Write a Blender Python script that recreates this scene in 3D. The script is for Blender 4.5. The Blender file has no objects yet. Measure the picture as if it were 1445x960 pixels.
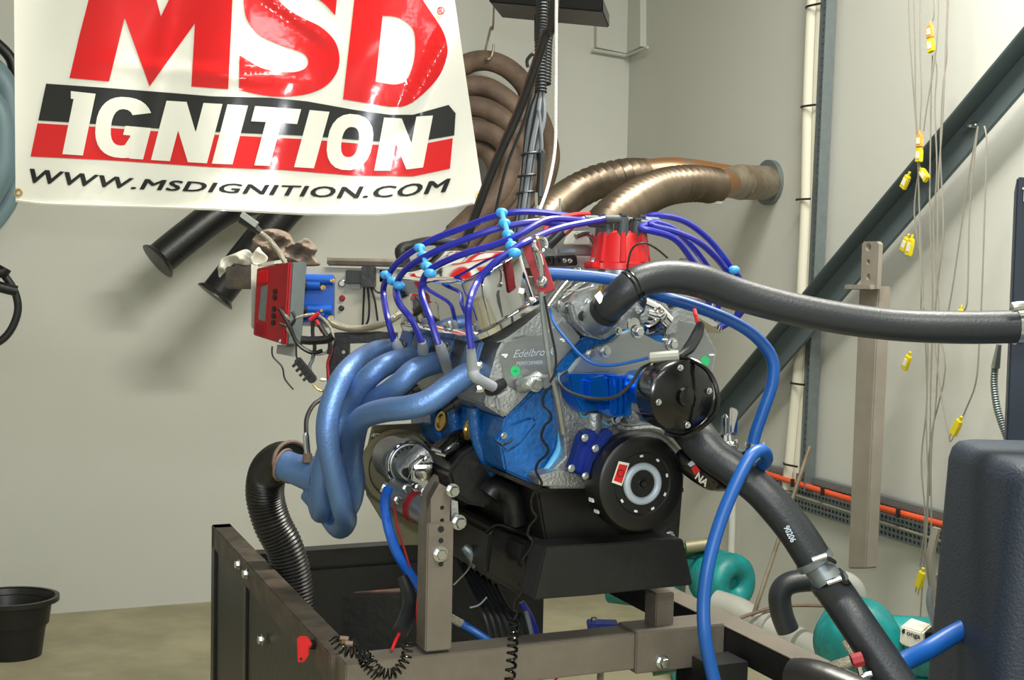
import bpy, bmesh, math, random
from mathutils import Vector as V, Matrix
random.seed(4)
R = math.radians
# ------------------------------------------------------------------ camera
F0 = 1820.0; PITCH = R(3.3); ROLL = R(1.2); CAM = V((0, 0, 1.4))
fw = V((0, math.cos(PITCH), -math.sin(PITCH)))
_up = V((0, math.sin(PITCH), math.cos(PITCH))); _rt = V((1, 0, 0))
rt = math.cos(ROLL)*_rt + math.sin(ROLL)*_up
up = math.cos(ROLL)*_up - math.sin(ROLL)*_rt
cam = bpy.data.cameras.new('camera'); co = bpy.data.objects.new('camera', cam)
bpy.context.scene.collection.objects.link(co)
m = Matrix((rt, up, -fw)).transposed().to_4x4(); m.translation = CAM; co.matrix_world = m
cam.sensor_width = 36; cam.lens = F0*36/1445; cam.clip_start = .05
bpy.context.scene.camera = co
# ------------------------------------------------------------------ light
sc = bpy.context.scene
sc.view_settings.view_transform = 'Standard'; sc.view_settings.look = 'None'
sc.view_settings.gamma = 1; sc.view_settings.exposure = 0.0
w = bpy.data.worlds.new('world'); sc.world = w; w.use_nodes = True
w.node_tree.nodes['Background'].inputs[0].default_value = (.8, .88, 1, 1)
w.node_tree.nodes['Background'].inputs[1].default_value = .3
def area(name, loc, rot, sx, sy, e, col):
    l = bpy.data.lights.new(name, 'AREA'); l.shape = 'RECTANGLE'; l.size = sx; l.size_y = sy
    l.energy = e; l.color = col
    o = bpy.data.objects.new(name, l); sc.collection.objects.link(o); o.location = loc; o.rotation_euler = rot
    return o
TUBES = [(-.8, -2.6, 35), (.9, -1.6, 50), (.75, .5, 90), (.8, 2.7, 130)]
for q in TUBES:
    area('ceiling_tube_light', (q[0], q[1], 3.28), (0, 0, R(22)), 1.4, .25, q[2], (1, .975, .88) if q[1] > 0 else (.93, .97, 1))
fl = bpy.data.lights.new('camera_flash', 'AREA'); fl.shape = 'RECTANGLE'; fl.size = .07; fl.size_y = .05
fl.energy = 14; fl.color = (.9, .95, 1)
flo = bpy.data.objects.new('camera_flash', fl); sc.collection.objects.link(flo)
flo.location = (-.02, -.02, 1.56); flo.rotation_euler = (R(86), 0, 0)

# ------------------------------------------------------------------ pixel rays onto real planes
def ray(x, y):
    return fw + (x-722.5)/F0*rt + (480-y)/F0*up
def P(x, y, Y):
    r = ray(x, y); return CAM + r*(Y/r.y)
def PL(x, y, p0, n):
    r = ray(x, y); return CAM + r*((p0-CAM).dot(n)/r.dot(n))
PHI = R(23)
U = V((math.cos(PHI), math.sin(PHI), 0)); B = V((-math.sin(PHI), math.cos(PHI), 0)); Z = V((0, 0, 1))
O = P(907, 683, 2.0)
def W(u, b, z): return O + U*u + B*b + Z*z
def F(x, y, b=0): return PL(x, y, W(0, b, 0), B)      # plane across the engine
def S(x, y, u): return PL(x, y, W(u, 0, 0), U)        # plane along the engine
def H(x, y, z): return PL(x, y, V((0, 0, z)), Z)      # level plane
NB = V((math.sin(R(22)), -math.cos(R(22)), 0)); WB0 = H(185, 858, 0)
def WB(x, y, off=0): return PL(x, y, WB0+NB*off, NB)  # back wall
NR = V((-math.cos(R(22)), -math.sin(R(22)), 0)); COR = WB(880, 400)
def WR(x, y, off=0): return PL(x, y, COR+NR*off, NR)  # right wall
def px(p, Y=None): return (p[0]-722)/F0
def sz(n, Y): return n*Y/F0

# ------------------------------------------------------------------ materials
def lin(c): return tuple((v/12.92 if v <= .04045 else ((v+.055)/1.055)**2.4) for v in c)
MT = {}
def mat(name, hexs, rough=.5, metal=0, var=.0, vs=8, bump=0, bs=60, coat=0, hex2=None, stretch=None):
    if name in MT: return MT[name]
    c = lin([int(hexs[i:i+2], 16)/255 for i in (0, 2, 4)])
    m = bpy.data.materials.new(name); m.use_nodes = True; nt = m.node_tree; b = nt.nodes['Principled BSDF']
    b.inputs['Base Color'].default_value = (*c, 1); b.inputs['Roughness'].default_value = rough
    b.inputs['Metallic'].default_value = metal; b.inputs['Coat Weight'].default_value = coat
    tc = nt.nodes.new('ShaderNodeTexCoord'); src = tc.outputs['Object']
    if stretch:
        mp = nt.nodes.new('ShaderNodeMapping'); mp.inputs['Scale'].default_value = stretch
        nt.links.new(src, mp.inputs[0]); src = mp.outputs[0]
    if var or hex2:
        n = nt.nodes.new('ShaderNodeTexNoise'); n.inputs['Scale'].default_value = vs; n.inputs['Detail'].default_value = 6
        n.inputs['Roughness'].default_value = .6
        nt.links.new(src, n.inputs['Vector'])
        r = nt.nodes.new('ShaderNodeValToRGB'); nt.links.new(n.outputs['Fac'], r.inputs[0])
        if hex2: c2 = lin([int(hex2[i:i+2], 16)/255 for i in (0, 2, 4)]); r.color_ramp.elements[0].position = .4; r.color_ramp.elements[1].position = .62
        else: c2 = tuple(v*(1-var) for v in c); r.color_ramp.elements[0].position = .3; r.color_ramp.elements[1].position = .7
        r.color_ramp.elements[0].color = (*c2, 1); r.color_ramp.elements[1].color = (*c, 1)
        nt.links.new(r.outputs[0], b.inputs['Base Color'])
    if bump:
        n = nt.nodes.new('ShaderNodeTexNoise'); n.inputs['Scale'].default_value = bs; n.inputs['Detail'].default_value = 4
        nt.links.new(src, n.inputs['Vector'])
        bp = nt.nodes.new('ShaderNodeBump'); bp.inputs['Strength'].default_value = bump; bp.inputs['Distance'].default_value = .01
        nt.links.new(n.outputs['Fac'], bp.inputs['Height']); nt.links.new(bp.outputs[0], b.inputs['Normal'])
    MT[name] = m; return m
mwall = mat('painted_wall', 'c6c7c0', .6, var=.05, vs=1.3, bump=.05, bs=30)
mfloor = mat('concrete_floor', 'aca588', .6, vs=2.2, hex2='8f8a70', bump=.1, bs=40)
mceil = mat('ceiling_paint', 'c8c8c0', .8)
mblue = mat('engine_blue_paint', '1263ae', .3, var=.4, vs=35, bump=.35, bs=120, coat=.3)
manod = mat('blue_anodised', '0c63c0', .22, .75)
mnavy = mat('navy_anodised', '1a2f7c', .3, .5)
mlblue = mat('pale_blue_gasket', '5fb2e6', .6)
malu = mat('cast_aluminium', 'b4b8b8', .42, .85, var=.18, vs=50, bump=.25, bs=200)
mmach = mat('machined_aluminium', 'a4a9aa', .38, .9, var=.1, vs=20, bump=.05, bs=300, stretch=(1, 1, 6))
mchrome = mat('polished_metal', 'cfd0d2', .05, 1, bump=.012, bs=20)
mbolt = mat('zinc_bolt', 'ccd0d0', .22, 1)
msteel = mat('bare_steel_tube', '746d63', .45, .3, var=.2, vs=18, bump=.08, bs=150)
mbrown = mat('worn_dark_steel', '574d42', .55, .1, hex2='3f3830', vs=25, bump=.1)
mblack = mat('black_paint', '17181a', .4, var=.3, vs=20, bump=.1)
mblackg = mat('gloss_black', '08090a', .18, bump=.04, bs=60)
mdmp = mat('black_damper', '090a0b', .42, bump=.03)
mpan = mat('black_sheet_pan', '1b1a19', .33, var=.3, vs=12, bump=.1, bs=30)
mrub = mat('black_rubber', '26292c', .48, var=.15, vs=30, bump=.05, bs=200)
mhose = mat('dark_grey_radiator_hose', '23282d', .42, var=.18, vs=18, bump=.08, bs=260)
mbhose = mat('blue_push_on_hose', '0e4e98', .4, var=.1, vs=30)
mwire = mat('blue_ignition_wire', '1b2190', .33)
mclip = mat('sky_blue_clip', '3796da', .4)
mboot = mat('grey_silicone_boot', '8d939a', .55)
mdboot = mat('charcoal_boot', '3e4547', .55)
mred = mat('red_plastic', 'c4181d', .38)
mdred = mat('dark_red_metal', '8c1620', .6)
mrib = mat('red_box_paint', '98141e', .4, var=.1)
mhead = mat('blue_grey_header_coating', '6286bd', .42, .55, var=.2, vs=9, bump=.12, bs=220, hex2=None)
mrust = mat('rusty_brown_pipe', '7c6858', .65, .1, hex2='65544a', vs=9, bump=.2, bs=90)
mflex = mat('weathered_flex_steel', '6b5f51', .36, .75, hex2='584d41', vs=6)
morng = mat('heat_tinted_steel', 'a86f3c', .4, .7, hex2='8a7a66', vs=14)
mpipe = mat('dull_pipe_steel', '9a907e', .45, .5, hex2='7c705e', vs=12)
mwhite = mat('banner_white_vinyl', 'f4f4ea', .22, bump=.25, bs=5, coat=.2)
mbred = mat('banner_red_print', 'e0262a', .13, bump=.3, bs=7)
mbblk = mat('banner_black_print', '2c2d2e', .2, bump=.2, bs=5)
mpanel = mat('cream_panel', 'b6b3a2', .5, var=.05)
mteal = mat('teal_pump_paint', '0f8c8c', .45, var=.25, vs=14, hex2='15706f')
mpvc = mat('grey_pvc', '9c9d95', .35, var=.1)
mbeam = mat('dark_green_steel', '59666a', .5, .0, var=.1)
mgalv = mat('galvanised_steel', '7f898b', .45, .6, var=.15, vs=40)
mconduit = mat('cream_conduit', 'd6d3c2', .45)
morange = mat('orange_cable', 'd9552c', .5)
myel = mat('yellow_plug', 'd6c21e', .5)
mambr = mat('amber_plug', 'd79a45', .5)
mtc = mat('grey_thermocouple_wire', '88857a', .5, .2)
mrope = mat('white_rope', 'e6e4da', .7, bump=.4, bs=300)
mcable = mat('black_cable', '1d2022', .45)
mgcab = mat('grey_cable', '6f757b', .42)
mbraid = mat('braided_steel', 'a6a292', .35, .7, bump=.6, bs=600)
mcloth = mat('brown_rag', '8f8071', .9, hex2='75675a', vs=12, bump=.3, bs=90)
mwcl = mat('white_rag', 'b9b8ac', .9, bump=.3, bs=60)
mtank = mat('dark_blue_grey_plastic', '222c3a', .55, var=.2, vs=60, bump=.25, bs=220)
mcab = mat('navy_cabinet', '2a3442', .5, var=.1)
mbrass = mat('brass', 'c9a860', .3, .9)
mgreen = mat('green_sticker', '25b36a', .6)
mwring = mat('silver_white_ring', 'aebac6', .4, .1)
mplate = mat('olive_plate', '8b866c', .5, .4, var=.15, vs=20)
mlabel = mat('off_white_label', 'd8d6c8', .6)
mtext = mat('dark_print', '1c1e20', .6)
mwtext = mat('pale_print', 'dfe3e2', .4)
mgrey = mat('grey_band', '6f8790', .45)
mglass = mat('clear_lamp_cover', 'f4f4f0', .4)
mgreenh = mat('green_hose', '1f5a38', .5)
mcoil = mat('coil_blue', '1457b8', .35)
mbin = mat('black_bin_plastic', '121314', .35)

# ------------------------------------------------------------------ geometry collector
def frame(d):
    d = d.normalized(); a = V((0, 0, 1)) if abs(d.z) < .9 else V((1, 0, 0))
    x = d.cross(a).normalized(); return x, d.cross(x).normalized()
def smooth(pts, n=6):
    if len(pts) < 3: return list(pts)
    o = []
    for i in range(len(pts)-1):
        p0 = pts[max(i-1, 0)]; p1 = pts[i]; p2 = pts[i+1]; p3 = pts[min(i+2, len(pts)-1)]
        for k in range(n):
            t = k/n
            o.append(.5*((2*p1)+(p2-p0)*t+(2*p0-5*p1+4*p2-p3)*t*t+(3*p1-p0-3*p2+p3)*t**3))
    o.append(pts[-1].copy()); return o
class G:
    def __init__(s): s.v = []; s.f = []
    def rings(s, rg, cap0=True, cap1=True, close=True):
        b = len(s.v); n = len(rg[0])
        for r in rg: s.v += r
        for i in range(len(rg)-1):
            for j in range(n if close else n-1):
                k = (j+1) % n
                s.f.append((b+i*n+j, b+i*n+k, b+(i+1)*n+k, b+(i+1)*n+j))
        if cap0: s.f.append(tuple(b+j for j in range(n))[::-1])
        if cap1: s.f.append(tuple(b+(len(rg)-1)*n+j for j in range(n)))
        return s
    def tube(s, pts, r, seg=12, n=6, cap=True, rf=None):
        pts = [V(p) for p in pts]; rs = r if isinstance(r, (list, tuple)) else [r]*len(pts)
        c = smooth(pts, n); k = len(c)
        def rad(i):
            t = i/(k-1)*(len(rs)-1); a = min(int(t), len(rs)-2) if len(rs) > 1 else 0
            return rs[a]+(rs[min(a+1, len(rs)-1)]-rs[a])*(t-a)
        x = None; rg = []
        for i in range(k):
            d = (c[min(i+1, k-1)]-c[max(i-1, 0)]).normalized()
            if x is None: x, y = frame(d)
            else:
                x = (x-d*x.dot(d)).normalized(); y = d.cross(x)
            rr = rad(i)*(rf(i) if rf else 1)
            rg.append([c[i]+(x*math.cos(a)+y*math.sin(a))*rr for a in (2*math.pi*j/seg for j in range(seg))])
        return s.rings(rg, cap, cap)
    def corr(s, pts, r, pitch=.009, amp=.06, seg=20):
        c = smooth([V(p) for p in pts], 24); L = [0]
        for i in range(1, len(c)): L.append(L[-1]+(c[i]-c[i-1]).length)
        nn = int(L[-1]/pitch)*4; o = []; j = 0
        for i in range(nn+1):
            t = L[-1]*i/nn
            while j < len(L)-2 and L[j+1] < t: j += 1
            q = (t-L[j])/max(L[j+1]-L[j], 1e-9); o.append(c[j].lerp(c[j+1], q))
        return s.tube(o, r, seg, 1, True, lambda i: 1+amp*math.cos(i*math.pi/2))
    def prism(s, poly, vec):
        vec = V(vec); return s.rings([[V(p) for p in poly], [V(p)+vec for p in poly]])
    def box(s, c, x, y, z):
        c = V(c); return s.prism([c-x-y-z, c+x-y-z, c+x+y-z, c-x+y-z], 2*z)
    def lathe(s, p, ax, prof, seg=24, cap=True):
        ax = V(ax).normalized(); x, y = frame(ax); rg = []
        for r, h in prof:
            rg.append([p+ax*h+(x*math.cos(a)+y*math.sin(a))*max(r, 1e-5) for a in (2*math.pi*j/seg for j in range(seg))])
        return s.rings(rg, cap, cap)
    def cyl(s, p, ax, r, h, seg=20, r2=None):
        return s.lathe(p, ax, [(r, 0), (r if r2 is None else r2, h)], seg)
    def bolt(s, p, ax, r=.007, h=.006):
        s.lathe(p, ax, [(r*1.35, 0), (r*1.35, h*.25)], 14)
        return s.lathe(p+V(ax).normalized()*h*.25, ax, [(r, 0), (r, h*.8), (r*.85, h)], 6)
    def torus(s, p, ax, Rr, r, seg=28, k=8, a0=0, a1=360, sy=1):
        x, y = frame(V(ax)); pts = []
        full = abs(a1-a0) >= 360; n = seg
        for i in range(n if full else n+1):
            a = R(a0+(a1-a0)*i/n); pts.append((a))
        rg = []
        for a in pts:
            d = x*math.cos(a)+y*math.sin(a)*sy; c = p+d*Rr
            rg.append([c+(d.normalized()*math.cos(t)+V(ax).normalized()*math.sin(t))*r for t in (2*math.pi*j/k for j in range(k))])
        if full: rg.append([q.copy() for q in rg[0]])
        return s.rings(rg, not full, not full)
    def ball(s, p, r, sq=(1, 1, 1), seg=14):
        prof = []; rg = []
        for i in range(1, 9):
            a = math.pi*i/9
            rg.append([p+V((math.sin(a)*math.cos(t)*r*sq[0], math.sin(a)*math.sin(t)*r*sq[1], -math.cos(a)*r*sq[2])) for t in (2*math.pi*j/seg for j in range(seg))])
        return s.rings(rg)
    def build(s, name, m, parent=None, label=None, cat=None, group=None, kind=None, bev=0, ang=35, flat=False, bseg=2):
        me = bpy.data.meshes.new(name)
        lo = V([min(v[i] for v in s.v) for i in range(3)]); hi = V([max(v[i] for v in s.v) for i in range(3)])
        org = (lo+hi)/2
        if parent is None: org.z = lo.z
        me.from_pydata([tuple(v-org) for v in s.v], [], s.f)
        bm = bmesh.new(); bm.from_mesh(me)
        bmesh.ops.remove_doubles(bm, verts=bm.verts, dist=1e-6)
        bmesh.ops.recalc_face_normals(bm, faces=bm.faces)
        if bev:
            ed = [e for e in bm.edges if len(e.link_faces) == 2 and e.calc_face_angle(0) > R(40)]
            bmesh.ops.bevel(bm, geom=ed, offset=bev, segments=bseg, affect='EDGES', clamp_overlap=True)
        bm.to_mesh(me); bm.free()
        me.materials.append(m)
        if not flat:
            me.shade_smooth(); me.set_sharp_from_angle(angle=R(ang))
        o = bpy.data.objects.new(name, me); sc.collection.objects.link(o)
        if parent:
            q = parent; off = V((0, 0, 0))
            while q: off += q.location; q = q.parent
            o.parent = parent; o.location = org-off
        else: o.location = org
        if label: o['label'] = label
        if cat: o['category'] = cat
        if group: o['group'] = group
        if kind: o['kind'] = kind
        return o
def thing(name, loc, label, cat, group=None):
    o = bpy.data.objects.new(name, None); sc.collection.objects.link(o); o.location = loc; o.empty_display_size = .05
    o['label'] = label; o['category'] = cat
    if group: o['group'] = group
    return o
def textmesh(s, bold=.0, shear=0, sp=1.0):
    c = bpy.data.curves.new('lettering', 'FONT'); c.body = s; c.offset = bold; c.space_character = sp; c.shear = shear; c.resolution_u = 3
    o = bpy.data.objects.new('lettering', c); sc.collection.objects.link(o)
    dg = bpy.context.evaluated_depsgraph_get(); me = o.evaluated_get(dg).to_mesh()
    v = [V(x.co) for x in me.vertices]; f = [tuple(p.vertices) for p in me.polygons]
    o.evaluated_get(dg).to_mesh_clear()
    bpy.data.objects.remove(o); bpy.data.curves.remove(c)
    x0 = min(p.x for p in v); x1 = max(p.x for p in v); y0 = min(p.y for p in v); y1 = max(p.y for p in v)
    return [((p.x-x0)/(x1-x0), (p.y-y0)/(y1-y0)) for p in v], f
def text_on(s, o, ex, ey, m, parent, name='lettering', bold=.0, shear=0, label=None):
    v, f = textmesh(s, bold, shear); g = G(); g.v = [o+ex*a+ey*b for a, b in v]; g.f = f
    return g.build(name, m, parent, label, flat=True)
def coil(pts, r, cr, turns, seg=6, n=24):
    c = smooth([V(p) for p in pts], n); out = []; x = None
    for i, p in enumerate(c):
        d = (c[min(i+1, len(c)-1)]-c[max(i-1, 0)]).normalized()
        if x is None: x, y = frame(d)
        else: x = (x-d*x.dot(d)).normalized(); y = d.cross(x)
        out.append((p, x.copy(), y.copy()))
    res = []; tot = turns*10
    for k in range(tot+1):
        t = k/tot*(len(out)-1); i = min(int(t), len(out)-2); q = t-i
        p = out[i][0].lerp(out[i+1][0], q); a = 2*math.pi*k/10
        res.append(p+(out[i][1]*math.cos(a)+out[i][2]*math.sin(a))*cr)
    return res

# ================================================================== SETTING
def corner(u, b): return V((0, 0, 0))
wd = V((NB.y*-1, NB.x, 0)); wd = V((math.cos(R(22)), math.sin(R(22)), 0))    # along back wall
rd = V((math.sin(R(22)), -math.cos(R(22)), 0))                                # along right wall, to camera
C0 = V((COR.x, COR.y, 0)); HT = 3.35
def slab(name, a, b, c, d, th, m, kind='structure'):
    n = (b-a).cross(d-a).normalized(); G().prism([a, b, c, d], n*th).build(name, m, kind=kind, flat=True)
FL = [C0-wd*5.5, C0, C0+rd*8.5, C0-wd*5.5+rd*8.5]
slab('floor', FL[3], FL[2], FL[1], FL[0], -.1, mfloor)
slab('ceiling', FL[3]+Z*HT, FL[2]+Z*HT, FL[1]+Z*HT, FL[0]+Z*HT, .1, mceil)
slab('wall_back', FL[0], FL[1], FL[1]+Z*HT, FL[0]+Z*HT, -.1, mwall)
slab('wall_right', FL[1], FL[2], FL[2]+Z*HT, FL[1]+Z*HT, -.1, mwall)
slab('wall_left', FL[3], FL[0], FL[0]+Z*HT, FL[3]+Z*HT, -.1, mwall)
slab('wall_front', FL[2], FL[3], FL[3]+Z*HT, FL[2]+Z*HT, -.1, mwall)
for q in TUBES:
    ce = V((q[0], q[1], HT-.02)); _i = TUBES.index(q)
    t = thing('ceiling_light', ce, 'long fluorescent batten on the ceiling, ' + ('furthest behind the camera', 'behind the camera on the right', 'above the camera', 'near the right wall past the engine')[_i], 'light', 'ceiling battens above the bay')
    G().box(ce, wd*.7, V((-wd.y, wd.x, 0))*.13, Z*.02).build('housing', mlabel, t)
# box column in the corner
a = [WB(838, -60), WB(838, 68), WB(880, 78), WB(880, -60)]
g = G(); g.prism([WB(838, -300), WB(838, 68), C0+Z*WB(884, 78).z, C0+Z*3.3], NB*.03)
g.prism([C0+Z*3.3, C0+Z*WB(884, 78).z, WR(912, 66), WR(912, -300)], NR*.03)
g.tube([WB(836, 70, .03), C0+NB*.03+NR*.03+Z*WB(884, 80).z], .006, 6)
g.tube([C0+NB*.03+NR*.03+Z*WB(884, 80).z, WR(914, 67, .03)], .006, 6)
g.build('trim_1', mwall, kind='structure', flat=True)

# ================================================================== RIGHT WALL FITTINGS
# diagonal beam
t = thing('diagonal_brace', WR(1040, 600, .05), 'dark green steel channel beam running diagonally up the right wall', 'beam')
def strip(name, A, B2, C, D, off, th, m, par, lab=None):   # quadrilateral on the right wall
    return G().prism([WR(*A, off), WR(*B2, off), WR(*C, off), WR(*D, off)], NR*th).build(name, m, par, lab, bev=.002)
strip('web', (1600, -97), (1600, -47), (985, 660), (985, 613), .08, .012, mbeam, t)
G().prism([WR(1600, -97, .08), WR(985, 613, .08), WR(985, 595, .16), WR(1600, -144, .16)], V((-.004, 0, .008))).build('upper_flange', mbeam, t, bev=.002)
# cream conduit + perforated strut
c = [WR(1166, -440, .03), WR(1150, -60, .03), WR(1145, 40, .03), WR(1141, 150, .03), WR(1138, 290, .03), WR(1133, 400, .03), WR(1128, 520, .03), WR(1120, 600, .03), WR(1112, 690, .03)]
t = thing('cable_conduit', c[-1], 'cream vertical cable duct strapped to the perforated strut on the right wall', 'conduit')
G().tube(c, .022, 14).build('duct', mconduit, t)
G().tube([p+rd*.035-NR*.01 for p in c], .016, 10).build('duct', mconduit, t)
for x, y in ((1150, 10), (1143, 151), (1136, 282), (1128, 541), (1118, 655)):
    p = WR(x, y, .03); G().tube([p-rd*-.06+NR*.02, p+NR*.03, p-rd*.03+NR*.015], .004, 6).build('cable_tie', mcable, t)
t = thing('perforated_strut', WR(1145, 680, .02), 'grey perforated steel strut standing vertically on the right wall', 'strut')
pa, pb = WR(1188, -440, .02), WR(1137, 690, .02)
g = G(); dz = (pa-pb); n = 112
g.prism([pb-rd*.012, pb+rd*.0, pa+rd*.0, pa-rd*.012], NR*.02)
g.prism([pb+rd*.025, pb+rd*.045, pa+rd*.045, pa+rd*.025], NR*.02)
for i in range(n):
    p = pb+dz*((i+.5)/n); g.prism([p, p+rd*.026, p+rd*.026+dz*.5/n, p+dz*.5/n], NR*.015)
g.build('slotted_rail', mgalv, t, flat=True)
G().prism([pb+rd*.045, pb+rd*.05, pa+rd*.05, pa+rd*.045], NR*.04).build('side_lip', mgalv, t, flat=True)
# tray with orange cable
t = thing('cable_tray', WR(1120, 720, .03), 'grey perforated cable tray running level along the right wall', 'cable tray')
A0, A1 = WR(1085, 672, .02), WR(1345, 745, .02)
ztop, zbot = A0.z+.02, A0.z-.085
L = (A1-A0).dot(rd); g = G()
A0.z = 0
for k in range(7):
    z = zbot+(ztop-zbot)*k/6; g.box(A0+rd*L/2+Z*z, rd*L/2, NR*.004, Z*.0035)
n = int(L/.02)
for k in range(n):
    g.box(A0+rd*(k+.5)*.02+Z*(zbot+ztop)/2, rd*.004, NR*.003, Z*(ztop-zbot)/2)
g.build('mesh', mgalv, t, flat=True)
G().box(A0+rd*L/2+Z*(ztop+.01), rd*L/2, NR*.012, Z*.012).build('upper_lip', mgalv, t)
G().box(A0+rd*L/2-NR*.012+Z*(zbot+ztop)/2, rd*L/2, NR*.002, Z*(ztop-zbot)/2).build('back_plate', mgrey, t)
G().tube([A0+NR*.03+rd*.0+Z*(ztop-.005), A0+NR*.03+rd*L*.5+Z*(ztop-.012), A0+NR*.03+rd*L+Z*(ztop-.008)], .010, 10).build('orange_cable', morange, None, 'thick orange cable lying along the top of the wall tray', 'cable')
G().tube([A0+NR*.03+Z*(ztop-.05), A0+NR*.03+rd*L*.5+Z*(ztop-.055), A0+NR*.03+rd*L+Z*(ztop-.06)], .005, 8).build('grey_cable', mtc, None, 'thin grey cable clipped along the lower half of the wall tray', 'cable')
for k in (.22, .4, .62, .8):
    p = A0+rd*L*k+NR*.045+Z*(ztop-.008); G().box(p, rd*.004, NR*.006, Z*.014).build('cable_tie', mcable, t)
# holed post
mpost = mat('brownish_post_steel', '8f887d', .5, .1, var=.15, vs=14)
t = thing('steel_post', WR(1208, 803, .3), 'upright rusty-grey steel bar with three holes near its top, right wall', 'post')
OF = .3
g = G(); g.prism([WR(1212, 404, OF), WR(1240, 404, OF), WR(1221, 803, OF), WR(1196, 803, OF)], -NR*.045).build('bar', mpost, t, bev=.004)
def holed(poly, holes, vec, name, m, par, bev=0, label=None):
    # plate with drilled holes: boundary polygon and circular holes filled by triangulation
    bm = bmesh.new(); es = []
    for loop in [poly]+holes:
        vs = [bm.verts.new(p) for p in loop]
        for i in range(len(vs)): es.append(bm.edges.new((vs[i], vs[(i+1) % len(vs)])))
    r = bmesh.ops.triangle_fill(bm, use_beauty=True, use_dissolve=False, edges=es)
    fs = [f for f in bm.faces]
    ex = bmesh.ops.extrude_face_region(bm, geom=fs)
    for e in ex['geom']:
        if isinstance(e, bmesh.types.BMVert): e.co += vec
    bm.verts.index_update(); g = G(); g.v = [v.co.copy() for v in bm.verts]; g.f = [tuple(v.index for v in f.verts) for f in bm.faces]
    bm.free(); return g.build(name, m, par, label, bev=bev)
def circ(c, x, y, r, n=14): return [c+(x*math.cos(2*math.pi*i/n)+y*math.sin(2*math.pi*i/n))*r for i in range(n)]
hol = [circ(WR(1231, y, OF+.005), rd, Z, r) for y, r in ((349, .012), (370, .008), (391, .01))]
holed([WR(1220, 408, OF+.005), WR(1222, 345, OF+.005), WR(1225, 341, OF+.005), WR(1243, 341, OF+.005), WR(1246, 345, OF+.005), WR(1243, 408, OF+.005)], hol, NR*.014, 'top_plate', mpost, t)
G().prism([WR(1205, 402, OF), WR(1242, 402, OF), WR(1242, 409, OF), WR(1205, 409, OF)], NR*.035).build('ledge', mpost, t, bev=.002)
# exhaust extraction pipe + hoses
WP = WR(1088, 258, 0)
t = thing('wall_exhaust_pipe', WP, 'heat-stained steel exhaust pipe passing through the right wall', 'pipe')
pd = (WR(1010, 258, .42)-WP).normalized(); NRp = NR
G().lathe(WR(1088, 258, .0), NR, [(.084, 0), (.084, .02), (.06, .022)], 32).build('wall_flange', mgalv, t)
G().tube([WR(1088, 258, .0), WR(1066, 258, .12), WR(1045, 257, .22)], .062, 26).build('pipe_stub', mpipe, t)
G().tube([WR(1045, 257, .21), WR(1037, 257, .26), WR(1024, 258, .33)], [.064, .058, .05], 26).build('reducer', mpipe, t)
G().tube([WR(1030, 258, .30), WR(1004, 262, .44)], .05, 26).build('tinted_branch', morng, t)
G().tube([WR(1040, 252, .24), WR(960, 240, .48), WR(900, 243, .62)], .042, 22).build('tinted_branch', morng, t)
G().box(WR(1006, 283, .42), V((.03, 0, 0)), V((0, .02, 0)), Z*.012).build('pipe_clamp', mbolt, t, bev=.003)
h2 = [WR(1008, 262, .42), WR(975, 259, .58), WR(935, 265, .75), WR(895, 285, .95), WR(850, 325, 1.15), WR(800, 400, 1.3)]
G().corr(h2, .053, .040, .16).build('exhaust_flex_hose', mflex, None, 'nearer corrugated steel flex hose arching down from the wall exhaust pipe', 'hose', 'corrugated exhaust hoses')
h1 = [WR(908, 247, .60), WR(880, 248, .72), WR(840, 258, .85), WR(800, 280, 1.0), WR(765, 318, 1.2), WR(735, 400, 1.35)]
G().corr(h1, .05, .040, .16).build('exhaust_flex_hose', mflex, None, 'farther corrugated steel flex hose arching down beside the hanging cable bundle', 'hose', 'corrugated exhaust hoses')
# slender rod
G().tube([WR(1143, 630, .25), WR(1062, 872, .45)], .007, 8).build('leaning_rod', mpipe, None, 'thin steel rod leaning against the right wall below the strut', 'rod')
# thermocouple leads
def tc(pts, off, lab, r=.0024):
    if pts[0][1] == -60: pts = [(pts[0][0]+6, -470), (pts[0][0]+2, -200)]+pts
    return G().tube([WR(x, y, off) for x, y in pts], r, 5, 4).build('thermocouple_wire', mtc, None, lab, 'wire', 'thermocouple leads hanging on the right wall')
def plug(x, y, dx, dy, off, lab, m=myel, pins=False, L=.034):
    p = WR(x, y, off); q = WR(x+dx, y+dy, off); d = (q-p).normalized(); s = d.cross(NR).normalized()
    t = thing('thermocouple_plug', p, lab, 'plug', 'yellow thermocouple plugs')
    l = (q-p).length
    G().prism([p-s*.009, p+s*.009, p+s*.012+d*l*.3, p+s*.012+d*l, p-s*.012+d*l, p-s*.012+d*l*.3], NR*.012).build('plug_body', m, t, bev=.002)
    G().cyl(p-d*.012+NR*.006, d, .004, .016, 8).build('wire_collar', m, t)
    if pins:
        for k in (-1, 1): G().box(q+s*k*.006+NR*.006+d*.01, s*.0015, NR*.0006, d*.01).build('pin', mbrass, t)
    else: G().box(p+d*l*.5+NR*.0125, s*.007, NR*.0005, d*l*.25).build('label_patch', mlabel, t)
o1, o2 = .18, .2
tc([(1281, -60), (1284, 60), (1293, 180), (1297, 290), (1299, 330), (1303, 420), (1308, 560), (1300, 650), (1305, 730), (1298, 800)], o1, 'leftmost grey thermocouple lead, kinked beside the diagonal beam')
tc([(1288, -60), (1291, 70), (1292, 150), (1296, 240), (1300, 400), (1309, 470), (1307, 600), (1310, 690), (1306, 780)], o1+.01, 'grey thermocouple lead, second of the bundle from the left')
tc([(1299, -60), (1298, 60), (1300, 130), (1298, 180), (1297, 240)], o1+.02, 'short grey lead running down to the joined amber and yellow plugs')
tc([(1313, -60), (1318, 10), (1316, 30)], o1, 'short lead above the highest amber plug')
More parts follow.
